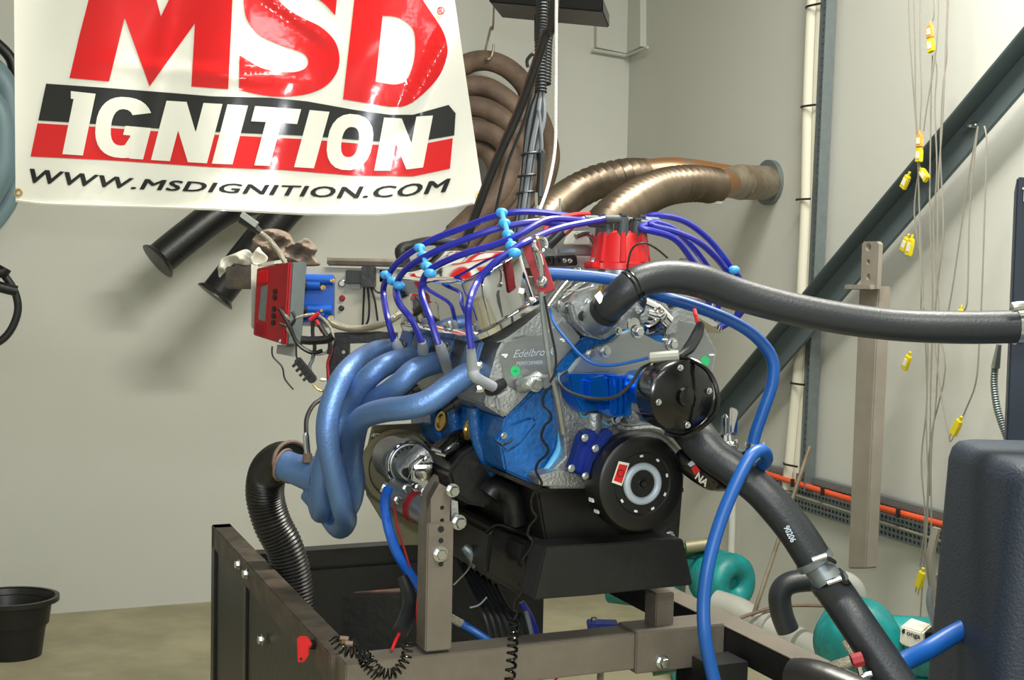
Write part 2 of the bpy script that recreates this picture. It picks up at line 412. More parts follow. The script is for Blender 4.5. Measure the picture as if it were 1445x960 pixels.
tc([(1316, 78), (1314, 120), (1313, 200), (1312, 300), (1316, 420), (1313, 560), (1312, 700)], o1, 'grey lead hanging straight below the highest yellow plug')
tc([(1318, 76), (1322, 100), (1319, 150), (1322, 240), (1317, 330), (1325, 440), (1321, 560), (1314, 640), (1314, 740), (1312, 860)], o1+.01, 'grey lead hanging below the highest yellow plug, slightly bowed to the right')
tc([(1325, -60), (1323, 40), (1318, 90), (1308, 150), (1303, 185)], o1+.03, 'thin lead crossing in front of the bundle down to the second amber plug')
tc([(1338, -60), (1334, 70), (1330, 170), (1324, 260), (1322, 400), (1318, 470), (1330, 570), (1341, 624)], o1+.02, 'grey lead on the right of the bundle, ending above the dark tank')
tc([(1340, -60), (1336, 50), (1336, 80), (1330, 130), (1327, 220), (1331, 330), (1320, 440), (1334, 520), (1313, 620), (1308, 720), (1300, 850), (1296, 900)], o1, 'rightmost lead of the main bundle, wandering down to the floor')
tc([(1296, 242), (1290, 300), (1298, 360), (1300, 420), (1296, 470)], o1, 'short grey lead between the two lower pairs of yellow plugs')
tc([(1380, 178), (1372, 220), (1362, 280), (1355, 330), (1345, 400), (1338, 440)], .2, 'left lead hanging from the screw on the diagonal beam')
tc([(1380, 178), (1374, 230), (1368, 300), (1366, 390), (1364, 430), (1359, 440)], .21, 'middle lead hanging from the screw on the diagonal beam')
tc([(1389, 178), (1392, 200), (1390, 280), (1386, 400), (1382, 480), (1377, 540), (1362, 580), (1358, 590)], .2, 'right lead hanging from the screw on the diagonal beam, with a plug at its end')
G().bolt(WR(1376, 177, .092), NR, .008, .02).build('hanging_screw', mbolt, None, 'small silver screw on the diagonal beam holding three leads', 'screw')
plug(1315, 36, 0, 18, .19, 'highest amber thermocouple plug, near the top of the picture', mambr)
plug(1315, 54, 2, 20, .19, 'yellow thermocouple plug directly below the highest amber one', myel)
plug(1300, 190, 0, 18, .20, 'lower amber thermocouple plug in front of the beam edge', mambr)
plug(1300, 209, -1, 20, .20, 'yellow plug directly below the lower amber one', myel)
plug(1284, 248, -8, 18, .19, 'yellow plug pointing down to the left, in front of the diagonal beam')
plug(1302, 240, 9, 14, .19, 'yellow plug pointing down to the right, in front of the diagonal beam')
plug(1283, 336, -7, 18, .19, 'left yellow plug of the cluster under the diagonal beam')
plug(1289, 337, -5, 24, .21, 'right yellow plug of the cluster under the diagonal beam')
plug(1285, 502, -7, 19, .19, 'yellow plug hanging alone just below the big black hose')
plug(1359, 437, -2, 12, .2, 'yellow plug peeping over the top of the big black hose')
plug(1357, 593, -10, 20, .2, 'yellow plug with bare pins above the dark tank', pins=True)
plug(1304, 807, -6, 22, .25, 'lowest yellow plug with bare pins, left of the dark tank', pins=True)
# steel sheathed lead at the far right
t = thing('sensor_lead', WR(1415, 610, .5), 'steel-armoured sensor lead with connector at the right edge', 'cable')
G().corr([WR(1404, 520, .5), WR(1403, 545, .5), WR(1408, 580, .5), WR(1421, 618, .5)], .008, .006, .12, 10).build('armoured_sheath', mgalv, t)
G().tube([WR(1410, 486, .5), WR(1405, 519, .5)], [.006, .009, .011, .011], 10).build('connector', mbolt, t)
# ================================================================== BACK WALL: hanging headers
t = thing('hanging_header', WB(690, 100, .15), 'rusty brown tubular exhaust header hanging on the back wall beside the banner', 'exhaust header')
def hb(pts, r, off=.15, name='tube', m=mrust, par=None, n=6):
    return G().tube([WB(p[0], p[1], p[2] if len(p) > 2 else off) for p in pts], r, 14, n).build(name, m, par)
rr = .043
hb([(640, 100, .12), (665, 88, .15), (690, 86, .2), (717, 97, .22), (740, 120, .22), (752, 150, .22), (766, 180, .2), (776, 225, .2), (755, 285, .22), (700, 350, .25), (650, 420, .25)], rr, par=t)
hb([(640, 128, .15), (680, 122, .2), (712, 138, .25), (738, 165, .28), (752, 200, .28), (750, 240, .28), (722, 290, .3), (670, 360, .3)], rr, par=t)
hb([(640, 150, .2), (680, 152, .25), (710, 168, .3), (733, 195, .33), (738, 230, .33), (715, 275, .35), (650, 350, .35)], rr, par=t)
hb([(640, 180, .2), (680, 184, .25), (705, 195, .3), (722, 222, .33), (712, 262, .36), (680, 300, .36), (620, 350, .35)], rr, par=t)
hb([(640, 205, .15), (680, 208, .2), (698, 226, .25), (700, 255, .25), (680, 290, .28), (640, 330, .3)], rr, par=t)
G().tube([WB(700, -300, .2), WB(697, 10, .2), WB(692, 40, .2), (WB(684, 76, .2)), WB(688, 84, .26), WB(694, 78, .26), WB(697, 62, .26)], .005, 6).build('hanging_wire', mpipe, None, 'bent steel wire hook holding up the rusty header', 'wire')
for i, (ps, lab) in enumerate([([(222, 369, .3), (262, 336, .28), (310, 300, .25), (350, 283, .22), (430, 262, .15), (500, 235, .09)], 'left black exhaust collector pipe with flanged end, poking out under the banner'),
                  ([(303, 419, .42), (330, 385, .42), (362, 345, .42), (390, 312, .42), (420, 280, .42), (500, 200, .42)], 'right black exhaust collector pipe with flanged end, behind the rags')]):
    t2 = thing('collector_pipe', WB(ps[0][0], ps[0][1], ps[0][2]), lab, 'exhaust pipe', 'black collector pipes')
    q = [WB(*p) for p in ps]; G().tube(q, .062, 22).build('pipe', mblack, t2)
    d = (q[0]-q[1]).normalized(); G().lathe(q[0], d, [(.062, -.02), (.076, -.006), (.078, 0), (.05, .002)], 24).build('flange', mpan, t2)
# far left bits
t = thing('grey_pipework', WB(-10, 200, .3), 'grey metal header tubes hanging at the left edge behind the banner', 'exhaust header')
hb([(-60, 60), (0, 110), (14, 160), (10, 230), (-30, 300)], .045, .3, 'tube', mgrey, t)
hb([(-60, 100), (-6, 150), (4, 200), (-5, 250), (-60, 330)], .04, .42, 'tube', mgrey, t)
hb([(-60, 20), (5, 70), (20, 100), (22, 140)], .02, .25, 'clamp_bar', mblack, t)
hb([(30, 210), (10, 290), (-60, 370)], .03, .25, 'tube', mgrey, t)
t = thing('black_lead', WB(0, 400, .3), 'black cable looping in from the left edge above the bin', 'cable')
hb([(-40, 500), (5, 478), (24, 445), (22, 415), (5, 388), (-20, 370)], .014, .3, 'cable', mcable, t)
hb([(-20, 398), (0, 405), (24, 411)], .02, .33, 'plug', mblack, t)
hb([(-20, 380), (2, 384), (8, 378)], .022, .33, 'plug', mblack, t)
# ================================================================== BANNER
def BN(x, y, off=0.):
    s = .012*math.sin(x/70+.6)+.010*math.sin(x/31+y/160)+.006*math.sin(y/45+x/200)
    cr = 0
    for (xa, ya, xb, yb, h) in ((640, 30, 570, 170, .012), (250, -40, 200, 240, .004), (150, 90, 420, 115, .007), (360, -20, 470, 60, .008)):
        dx, dy = xb-xa, yb-ya; L = math.hypot(dx, dy); d = ((x-xa)*dy-(y-ya)*dx)/L; tt = ((x-xa)*dx+(y-ya)*dy)/L/L
        e = max(0, 1-abs(d)/16)*max(0, min(1, 3*min(tt+.1, 1.1-tt))); cr += h*e
    return P(x, y, 2.86+s-cr-off)
bot = [(22, 285), (60, 290), (150, 293), (300, 297), (430, 304), (533, 305), (600, 300), (640, 295), (683, 285)]
def botY(x):
    for a, b in zip(bot, bot[1:]):
        if x <= b[0]: t = (x-a[0])/(b[0]-a[0]); return a[1]+(b[1]-a[1])*t
    return 285
banner = thing('vinyl_banner', P(350, 300, 2.86), 'big white glossy vinyl banner with red MSD and black IGNITION lettering', 'banner')
g = G(); NX, NY = 110, 60
for j in range(NY+1):
    for i in range(NX+1):
        t = i/NX; s = j/NY; y0 = -95
        xb = 22+(683-22)*t; yb = botY(xb); y = y0+(yb-y0)*s
        xt = 19+(628-19)*t; x = xt+(xb-xt)*s
        g.v.append(BN(x, y, 0))
for j in range(NY):
    for i in range(NX):
        a = j*(NX+1)+i; g.f.append((a, a+1, a+NX+2, a+NX+1))
# give the sheet thickness
nb = len(g.v); fr = list(g.f)
g.v += [v+V((0, .002, 0)) for v in g.v]; g.f += [tuple(i+nb for i in f[::-1]) for f in fr]
def rim(lst):
    for a, b in zip(lst, lst[1:]): g.f.append((a, b, b+nb, a+nb))
rim(list(range(NX+1))); rim([NY*(NX+1)+i for i in range(NX+1)][::-1]); rim([j*(NX+1) for j in range(NY+1)][::-1]); rim([j*(NX+1)+NX for j in range(NY+1)])
g.build('sheet', mwhite, banner)
# hem at bottom
hm = [BN(x, botY(x)-3, .003) for x in range(24, 682, 14)]
G().tube(hm, .0035, 6, 1).build('hem', mwhite, banner)
for x, y in ((26, 272), (677, 276)):
    G().torus(BN(x, y, .004), V((0, 1, 0)), .007, .0025, 16, 6).build('eyelet', mbrass, banner)
def print_on(polys, m, name, off=.0022, faces=None, verts=None, step=7, label=None):
    bm = bmesh.new(); es = []
    if polys:
        for loop in polys:
            vs = [bm.verts.new((p[0], p[1], 0)) for p in loop]
            for i in range(len(vs)): es.append(bm.edges.new((vs[i], vs[(i+1) % len(vs)])))
        bmesh.ops.triangle_fill(bm, use_beauty=True, edges=es)
    else:
        vs = [bm.verts.new((p[0], p[1], 0)) for p in verts]
        for f in faces:
            try: bm.faces.new([vs[i] for i in f])
            except ValueError: pass
    xs = [v.co.x for v in bm.verts]; ys = [v.co.y for v in bm.verts]
    k = math.floor(min(xs)/step)+1
    while k*step < max(xs):
        bmesh.ops.bisect_plane(bm, geom=bm.verts[:]+bm.edges[:]+bm.faces[:], plane_co=(k*step, 0, 0), plane_no=(1, 0, 0)); k += 1
    k = math.floor(min(ys)/step)+1
    while k*step < max(ys):
        bmesh.ops.bisect_plane(bm, geom=bm.verts[:]+bm.edges[:]+bm.faces[:], plane_co=(0, k*step, 0), plane_no=(0, 1, 0)); k += 1
    bmesh.ops.triangulate(bm, faces=bm.faces[:])
    bm.verts.index_update(); g = G(); g.v = [BN(v.co.x, v.co.y, off) for v in bm.verts]; g.f = [tuple(v.index for v in f.verts) for f in bm.faces]
    bm.free(); return g.build(name, m, banner, label, ang=80)
def arc(p, n=5):
    q = smooth([V((a, b, 0)) for a, b in p], n); return [(v.x, v.y) for v in q]
print_on([[(98, 110), (112, 50), (125, 0), (142, -62), (205, -62), (227, 23), (268, -62), (331, -62), (322, 126), (270, 122), (275, 33), (211, 122), (176, 25), (154, 115)]], mbred, 'letter', label='red letter M')
Sp_ = arc([(338, 78), (353, 87), (373, 97), (407, 102), (428, 98), (435, 87), (427, 75), (400, 65), (367, 50), (350, 30), (344, 5), (350, -25), (368, -50), (405, -64), (445, -58), (480, -42)])[:-1] + [(480, -42), (473, 22)] + arc([(473, 22), (455, 3), (425, -14), (400, -16), (391, -6), (403, 10), (427, 25), (453, 38), (472, 57), (479, 80), (475, 103), (457, 123), (427, 134), (383, 136), (337, 127)])[1:]
print_on([Sp_], mbred, 'letter', label='red letter S')
Do = [(484, 140), (492, 70), (500, 0), (508, -62)] + arc([(540, -62), (575, -35), (600, 5), (623, 40), (631, 63), (630, 83), (620, 107), (600, 130), (577, 147), (557, 151), (527, 147), (484, 140)])[:-1]
Di = arc([(540, 22), (563, 25), (582, 40), (586, 63), (583, 90), (573, 113), (560, 119), (545, 118), (530, 115)])
print_on([Do, Di], mbred, 'letter', label='red letter D')
# bands
tb = [(65, 118), (150, 124), (240, 131), (300, 136), (383, 138), (433, 143), (500, 155), (550, 162), (583, 162), (633, 148)]
print_on([[(54, 170), (65, 118)]+tb[1:]+[(643, 160), (641, 191), (583, 201), (520, 199), (440, 192), (300, 186), (200, 180), (120, 174)]], mbblk, 'upper_band', .002)
print_on([[(53, 174), (120, 178), (200, 184), (300, 190), (440, 197), (520, 204), (583, 206), (639, 195), (635, 238), (583, 249), (500, 248), (400, 240), (300, 236), (150, 226), (43, 221)]], mbred, 'lower_band', .002)
# IGNITION, heavy slanted white capitals (height follows the bands)
LT = {
 'I': ([[(0, 0), (1, 0), (1, 1), (0, 1)]], 33/100),
 'T': ([[(0, 0), (1, 0), (1, .26), (.66, .26), (.66, 1), (.32, 1), (.32, .26), (0, .26)]], .7),
 'N': ([[(0, 0), (.36, 0), (.66, .5), (.66, 0), (1, 0), (1, 1), (.66, 1), (.34, .48), (.34, 1), (0, 1)]], .7)}
def lband(x):   # top and bottom of the lettering along the banner
    ks = [(95, 128, 218), (215, 141, 226), (300, 146, 231), (400, 152, 235), (500, 161, 241), (560, 168, 241), (600, 163, 236)]
    for a, b in zip(ks, ks[1:]):
        if x <= b[0]: t = (x-a[0])/(b[0]-a[0]); return a[1]+(b[1]-a[1])*t, a[2]+(b[2]-a[2])*t
    return ks[-1][1:]
def place(poly, xb0, xb1, sl=22):
    o = []
    for a, b in poly:
        xb = xb0+(xb1-xb0)*a; x = xb+sl*(1-b); t, bt = lband(x); o.append((x, t+(bt-t)*b))
    return o
def oval(cx, cy, rx, ry, a0=0, a1=360, n=22, p=2.4):
    o = []
    for i in range(n+(0 if a1-a0 == 360 else 1)):
        a = R(a0+(a1-a0)*i/n); c, s = math.cos(a), math.sin(a)
        o.append((cx+rx*math.copysign(abs(c)**(2/p), c), cy+ry*math.copysign(abs(s)**(2/p), s)))
    return o
WM = mwhite
print_on([place([(0, 0), (1, 0), (1, 1), (0, 1)], 88, 117, 18), ], WM, 'letter', .004)
print_on([place([(0, 0), (1, 0), (1, .12), (0, .12)], 100, 112, 0)], WM, 'letter_serif', .004)
gout = oval(.5, .5, .5, .5, -28, -360+18, 26)
gin = oval(.5, .5, .19, .3, -360+22, -40, 16)
G_ = [(a, b) for a, b in oval(.5, .5, .5, .5, -30, -330, 26)]
Gp = G_[:-3] + [(.93, .62), (.97, .47), (.52, .47), (.50, .62), (.64, .62)] + oval(.47, .5, .2, .3, 70, 318, 14)
print_on([place(Gp, 130, 210, 10)], WM, 'letter', .004)
print_on([place([(.62, .47), (1.0, .47), (.92, 1), (.66, 1)], 132, 208, 10)], WM, 'letter', .0042)
for ch, x0, x1 in (('N', 213, 292), ('I', 299, 328), ('I', 415, 443)):
    print_on([place(p, x0, x1) for p in LT[ch][0]], WM, 'letter', .004)
print_on([place(LT['T'][0][0], 338, 403, 22)], WM, 'letter', .004)
print_on([place(oval(.5, .5, .5, .5), 456, 520, 12), place(oval(.5, .5, .19, .27), 456, 520, 12)[::-1]], WM, 'letter', .004)
print_on([place(LT['N'][0][0], 528, 597, 14)], WM, 'letter', .004)
v, f = textmesh('WWW.MSDIGNITION.COM', 0, .25, 1.1)
def wl(a, b):
    ks = [(0, 238, 258), (.25, 252, 267), (.5, 260, 273), (.75, 264, 280), (.88, 262, 278), (1, 252, 270)]
    for p, q in zip(ks, ks[1:]):
        if a <= q[0]+1e-6:
            t = (a-p[0])/(q[0]-p[0]); tt = p[1]+(q[1]-p[1])*t; bb = p[2]+(q[2]-p[2])*t; return 43+592*a, bb+(tt-bb)*b
vv = []; ff = []
for k, (dx, dy) in enumerate(((-1.3, .2), (-.5, -.4), (.5, .4), (1.3, -.2))):
    ff += [tuple(i+len(vv) for i in q) for q in f]; vv += [(wl(a, b)[0]+dx, wl(a, b)[1]+dy) for a, b in v]
print_on(None, mtext, 'web_address', .003, ff, vv, step=40)
g = G().torus(BN(622, 15, .003), V((0, 1, 0)), .0075, .0009, 18, 4); g.build('registered_ring', mbred, banner)
v, f = textmesh('R'); print_on(None, mbred, 'registered_letter', .003, f, [(619+6*a, 19-8*b) for a, b in v], step=40)
G().box(P(330, -97, 2.86), V((.49, 0, 0)), V((0, .01, 0)), Z*.012).build('top_batten', mpipe, banner)
for x in (80, 560):
    p = P(x, -97, 2.86); G().tube([p, V((p.x, p.y, HT))], .003, 6).build('banner_cord', mrope, banner)

# ================================================================== CEILING-HUNG THINGS
t = thing('overhead_shelf', P(770, 10, 3.2), 'black steel bracket shelf at the top edge above the cable bundle', 'shelf')
G().prism([P(690, -8, 3.3), P(851, -4, 3.1), P(851, 17, 3.1), P(690, 3, 3.3)], V((0.03, .2, 0))).build('shelf_board', mblack, t, bev=.003)
G().prism([P(754, 0, 3.35), P(760, 0, 3.35), P(760, 56, 3.35), P(754, 56, 3.35)], V((0, .03, 0))).build('bracket', mblack, t)
G().prism([P(840, -300, 3.15), P(850, -300, 3.15), P(850, -4, 3.15), P(840, -4, 3.15)], V((0, .03, 0))).build('hanger', mblack, t)
t = thing('cable_bundle', P(755, 300, 2.7), 'hanging bundle of grey cables coming out of a black corrugated conduit', 'cable bundle')
G().corr([P(764, -260, 2.75), P(765, 0, 2.75), P(763, 70, 2.72), P(763, 130, 2.7)], .0125, .007, .1, 12).build('conduit', mcable, t)
G().corr([P(773, -260, 2.78), P(776, 0, 2.78), P(772, 60, 2.75), P(770, 118, 2.72)], .011, .007, .1, 12).build('conduit', mcable, t)
for k in range(9):
    a = k*.7; dx = (k-4)*1.5; rr_ = 5+3*math.sin(k*2.1)
    pts = [P(763+dx*.5, 125, 2.7), P(756+dx*2.0+rr_*.3, 165, 2.69+.01*math.cos(a)), P(750+dx*1.6, 205, 2.68+.012*math.cos(a)), P(744+dx*1.2, 250, 2.67+.012*math.cos(a)), P(737+dx*1.1, 300, 2.66+.012*math.cos(a)), P(730+dx*1.1, 335, 2.66)]
    G().tube(pts, .0038, 6).build('cable', mgcab if k % 3 else mcable, t)
for y, x in ((217, 747), (248, 743), (272, 741)):
    G().torus(P(x, y, 2.67), V((-.15, 0, 1)), .018, .003, 18, 6).build('cable_tie', mcable, t)
G().tube([P(760, 155, 2.68), P(764, 200, 2.68), P(763, 222, 2.68)], .004, 8).build('sensor_lead', mgcab, t)
G().tube([P(763, 215, 2.68), P(764, 222, 2.68), P(761, 278, 2.67)], [.006, .009, .009, .007, .009], 10).build('connector', mcable, t)
G().tube([P(790, -260, 2.5), P(782, 10, 2.5), P(768, 55, 2.52), P(735, 150, 2.55), P(695, 240, 2.58), P(655, 345, 2.6)], .0095, 10).build('hanging_hose', mpan, None, 'thin dark hose slanting down left in front of the cable bundle', 'hose')
G().tube([P(752, 120, 2.6), P(740, 170, 2.6), P(715, 235, 2.6), P(698, 305, 2.6)], .0035, 6).build('thin_lead', mcable, None, 'thin black lead slanting down beside the dark hose', 'cable')
G().tube([P(745, 95, 2.66), P(744, 85, 2.66), P(752, 76, 2.66), P(757, 82, 2.66)], .004, 6).build('cable_tail', mcable, None, 'short curled black cable tail left of the conduit', 'cable')
G().tube([P(787, -260, 2.45), P(785, 0, 2.45), P(784, 150, 2.45), P(783, 210, 2.45), P(774, 260, 2.42), P(761, 298, 2.38)], .003, 8).build('white_rope', mrope, None, 'white twisted rope hanging down to the engine', 'rope')

# ================================================================== INSTRUMENT ARM AND PANEL
YP = 2.75
pan = thing('instrument_panel', P(500, 480, YP), 'cream instrument panel with wiring on a dark steel arm behind the blue header', 'panel')
G().prism([P(412, 376, YP), P(560, 380, YP), P(560, 470, YP), P(412, 459, YP)], V((0, .012, 0))).build('panel_plate', mpanel, pan, bev=.001)
G().prism([P(556, 380, YP+.005), P(620, 384, YP+.005), P(620, 470, YP+.005), P(556, 470, YP+.005)], V((0, .012, 0))).build('panel_plate', mpanel, pan, bev=.001)
G().prism([P(461, 366, YP-.02), P(640, 370, YP-.02), P(640, 379, YP-.02), P(461, 375, YP-.02)], V((0, .08, 0))).build('arm', mbrown, pan, bev=.003)
G().prism([P(461, 362, YP-.02), P(464, 364, YP-.02), P(640, 366, YP-.02), P(640, 371, YP-.02), P(461, 369, YP-.02)], V((0, .09, 0))).build('arm_top', mpipe, pan, bev=.002)
G().prism([P(318, 376, YP+.03), P(420, 376, YP+.03), P(420, 409, YP+.03), P(318, 408, YP+.03)], V((0, .08, 0))).build('arm', mbrown, pan, bev=.003)
G().prism([P(470, 470, YP), P(560, 468, YP), P(560, 483, YP), P(470, 486, YP)], V((0, .03, 0))).build('lower_bar', mblack, pan, bev=.002)
G().prism([P(469, 476, YP-.005), P(492, 476, YP-.005), P(492, 540, YP-.005), P(462, 560, YP-.005), P(460, 520, YP-.005)], V((0, .03, 0))).build('bracket', mblack, pan, bev=.002)
G().cyl(P(485, 497, YP-.006), V((0, -1, 0)), .004, .003, 10).build('bracket_screw', mbolt, pan)
for (x, y, r, m_, nm) in ((483, 400, .007, mbolt, 'toggle_switch'), (483, 421, .0055, mdred, 'indicator_lamp'), (482, 435, .005, mblack, 'socket')):
    G().lathe(P(x, y, YP), V((0, -1, 0)), [(r*1.2, 0), (r*1.2, .003), (r*.8, .004), (r*.8, .01)], 14).build(nm, m_, pan)
g = G(); g.prism([P(490, 381, YP), P(514, 382, YP), P(514, 400, YP), P(490, 400, YP)], V((0, -.03, 0))); g.build('relay', mcable, pan, bev=.002)
g = G(); g.prism([P(513, 376, YP), P(531, 376, YP), P(531, 405, YP), P(513, 405, YP)], V((0, -.045, 0))); g.build('connector_block', mblack, pan, bev=.002)
G().prism([P(536, 381, YP+.004), P(544, 381, YP+.004), P(544, 398, YP+.004), P(536, 398, YP+.004)], V((0, -.004, 0))).build('switch', mblack, pan)
G().prism([P(495, 400, YP), P(509, 400, YP), P(509, 408, YP), P(495, 408, YP)], V((0, -.01, 0))).build('terminal', mpvc, pan, bev=.001)
for pts in ([(514, 405), (513, 430), (512, 455), (511, 462)], [(519, 406), (521, 430), (520, 450), (516, 460)], [(523, 404), (529, 425), (533, 453)], [(526, 404), (532, 412), (545, 414)]):
    G().tube([P(x, y, YP-.015) for x, y in pts], .0025, 6).build('panel_wire', mcable, pan)
# blue coil module
c = thing('ignition_module', P(445, 457, YP-.03), 'blue twin-barrel ignition coil module screwed to the cream panel', 'ignition module')
G().prism([P(408, 392, YP), P(473, 390, YP), P(472, 452, YP), P(408, 455, YP)], V((0, -.022, 0))).build('base', mcoil, c, bev=.002)
for y0, r, x1 in ((394, .011, 470), (401, .012, 452), (436, .010, 468), (443, .008, 458)):
    G().cyl(P(408, y0, YP-.026), P(x1, y0+1, YP-.026)-P(408, y0, YP-.026), r, (P(x1, y0, YP)-P(408, y0, YP)).length, 18).build('barrel', mcoil, c)
for y0 in (404, 438): G().cyl(P(416, y0, YP-.045), V((1, 0, 0)), .009, .025, 14).build('terminal', mpan, c)
for x, y in ((469, 396), (456, 406), (455, 438), (468, 449)): G().bolt(P(x, y, YP-.024), V((0, -1, 0)), .004, .012).build('screw', mbrass, c)
# red ignition box
rb = thing('ignition_box', P(385, 490, YP-.1), 'red finned ignition control box with a silver label, tilted beside the panel', 'ignition box')
q = [P(362, 379, 2.67), P(409, 370, 2.60), P(402, 487, 2.60), P(357, 473, 2.67)]
G().prism(q, V((.004, .010, 0))).build('front_cover', mrib, rb, bev=.002)
G().prism([p+V((.004, .0105, 0)) for p in q], V((.022, .045, 0))).build('housing', mgalv, rb, bev=.002)
nrm = (q[1]-q[0]).cross(q[3]-q[0]).normalized()
if nrm.y > 0: nrm = -nrm
def rq(a, b, h=0): return (q[0].lerp(q[1], a)).lerp(q[3].lerp(q[2], a), b)+nrm*h
G().prism([rq(.2, .28, .0), rq(.38, .26), rq(.36, .76), rq(.16, .75)], nrm*.0015).build('label_plate', mgalv, rb)
for k in range(6):
    a = .1+k*.05; G().prism([rq(a, .05), rq(a+.022, .05), rq(a+.022, .22), rq(a, .22)], nrm*.003).build('rib', mred, rb)
    G().prism([rq(a, .8), rq(a+.022, .8), rq(a+.022, .97), rq(a, .97)], nrm*.003).build('rib', mdred, rb)
for b in (.35, .43, .58, .67, .76): G().cyl(rq(.62, b), nrm, .0055, .003, 14).build('button', mpan, rb)
G().prism([rq(.93, 0), rq(1, 0), rq(1, 1), rq(.93, 1)], nrm*.004).build('side_rail', mdred, rb, bev=.001)
G().bolt(rq(.9, .97, .002), nrm, .004, .004).build('screw', mbolt, rb)
G().prism([P(410, 371, 2.61), P(424, 369, 2.67), P(416, 489, 2.67), P(403, 489, 2.61)], V((.004, .03, 0))).build('terminal_side', mgalv, rb, bev=.001)
G().prism([P(354, 372, 2.70), P(364, 374, 2.72), P(361, 468, 2.72), P(354, 462, 2.70)], V((.02, .06, 0))).build('back_cover', mlabel, rb, bev=.001)
G().prism([P(364, 372, 2.69), P(388, 368, 2.65), P(386, 373, 2.65), P(364, 377, 2.69)], V((.02, .03, .004))).build('top_sticker', mlabel, rb)
G().prism([P(391, 487, 2.66), P(418, 489, 2.68), P(415, 504, 2.68), P(390, 499, 2.66)], V((0, .01, 0))).build('mounting_tab', mpvc, rb)
# braided leads
G().tube([P(350, 318, 2.64), P(375, 334, 2.64), P(392, 353, 2.64), P(403, 372, 2.62), P(409, 376, 2.61)], .0052, 10).build('braided_lead', mbraid, None, 'braided grey lead arching up from the red ignition box', 'cable')
t = thing('lead_connector', P(355, 325, 2.64), 'black and silver plug at the free end of the braided lead', 'plug')
G().tube([P(341, 308, 2.64), P(352, 316, 2.64), P(368, 328, 2.64)], [.012, .010, .006], 8).build('plug_body', mcable, t)
G().box(P(352, 310, 2.62), V((.016, 0, -.011)), V((0, .006, 0)), V((.003, 0, .005))).build('metal_shell', mbolt, t, bev=.001)
G().tube([P(462, 450, 2.66), P(480, 461, 2.66), P(510, 464, 2.64), P(545, 455, 2.6), P(575, 436, 2.6)], .0075, 12).build('braided_hose', mbraid, None, 'braided steel hose sagging under the cream panel', 'hose')
# rags
def rag(name, pts, Y, th, m, lab, seed, amp=.012, parent=None):
    rnd = random.Random(seed); g = G(); n = len(pts); c = V((sum(p[0] for p in pts)/n, sum(p[1] for p in pts)/n, 0))
    ring = [V((x, y, 0)) for x, y in pts]; K = 12; out = smooth(ring+[ring[0]], 6)[:-1]; rg = []
    ph = [rnd.uniform(0, 6) for _ in range(8)]
    for side in (-1, 1):
        for k in (range(1, K+1) if side == -1 else range(K-1, 0, -1)):
            f = k/K; row = []
            for i, p in enumerate(out):
                q = c.lerp(p, f); dpt = th*math.sqrt(max(0, 1-f*f))
                w_ = amp*1.5*(1-2*abs(math.sin(q.x/13+q.y/17+ph[0]+math.sin(q.y/9)))+.9*(1-2*abs(math.sin(q.x/19-q.y/8+ph[1])))+.4*math.sin(q.x/3.1+q.y/3.7+ph[2]))
                row.append(P(q.x, q.y, Y+side*(dpt+(w_ if side < 0 else 0)*min(1, 3*(1-f)+.3))))
            rg.append(row)
    g.rings(rg); return g.build(name, m, None, lab, 'rag', ang=70)
rag('crumpled_rag', [(356, 338), (368, 326), (388, 323), (408, 330), (418, 345), (432, 336), (448, 350), (444, 362), (452, 374), (430, 376), (395, 374), (372, 372), (358, 352)], 2.78, .035, mcloth, 'crumpled brown cloth heaped on the steel arm behind the red box', 1)
rag('crumpled_rag', [(307, 378), (312, 366), (330, 358), (348, 352), (358, 362), (356, 376), (336, 374), (320, 376), (310, 392)], 2.80, .02, mwcl, 'pale grey cloth draped over the left end of the steel arm', 2, .006)
rag('paper_tissue', [(352, 364), (364, 349), (370, 355), (378, 364), (372, 372), (358, 374)], 2.68, .012, mlabel, 'small crumpled white tissue on top of the red ignition box', 3, .006)
G().tube([P(571, 372, 2.5), P(567, 354, 2.5), P(580, 346, 2.5), P(612, 340, 2.5), P(660, 345, 2.5)], [.012, .014, .009, .009, .009], 12).build('elbow_hose', mcable, None, 'dark elbow hose resting behind the far end of the valve cover', 'hose')
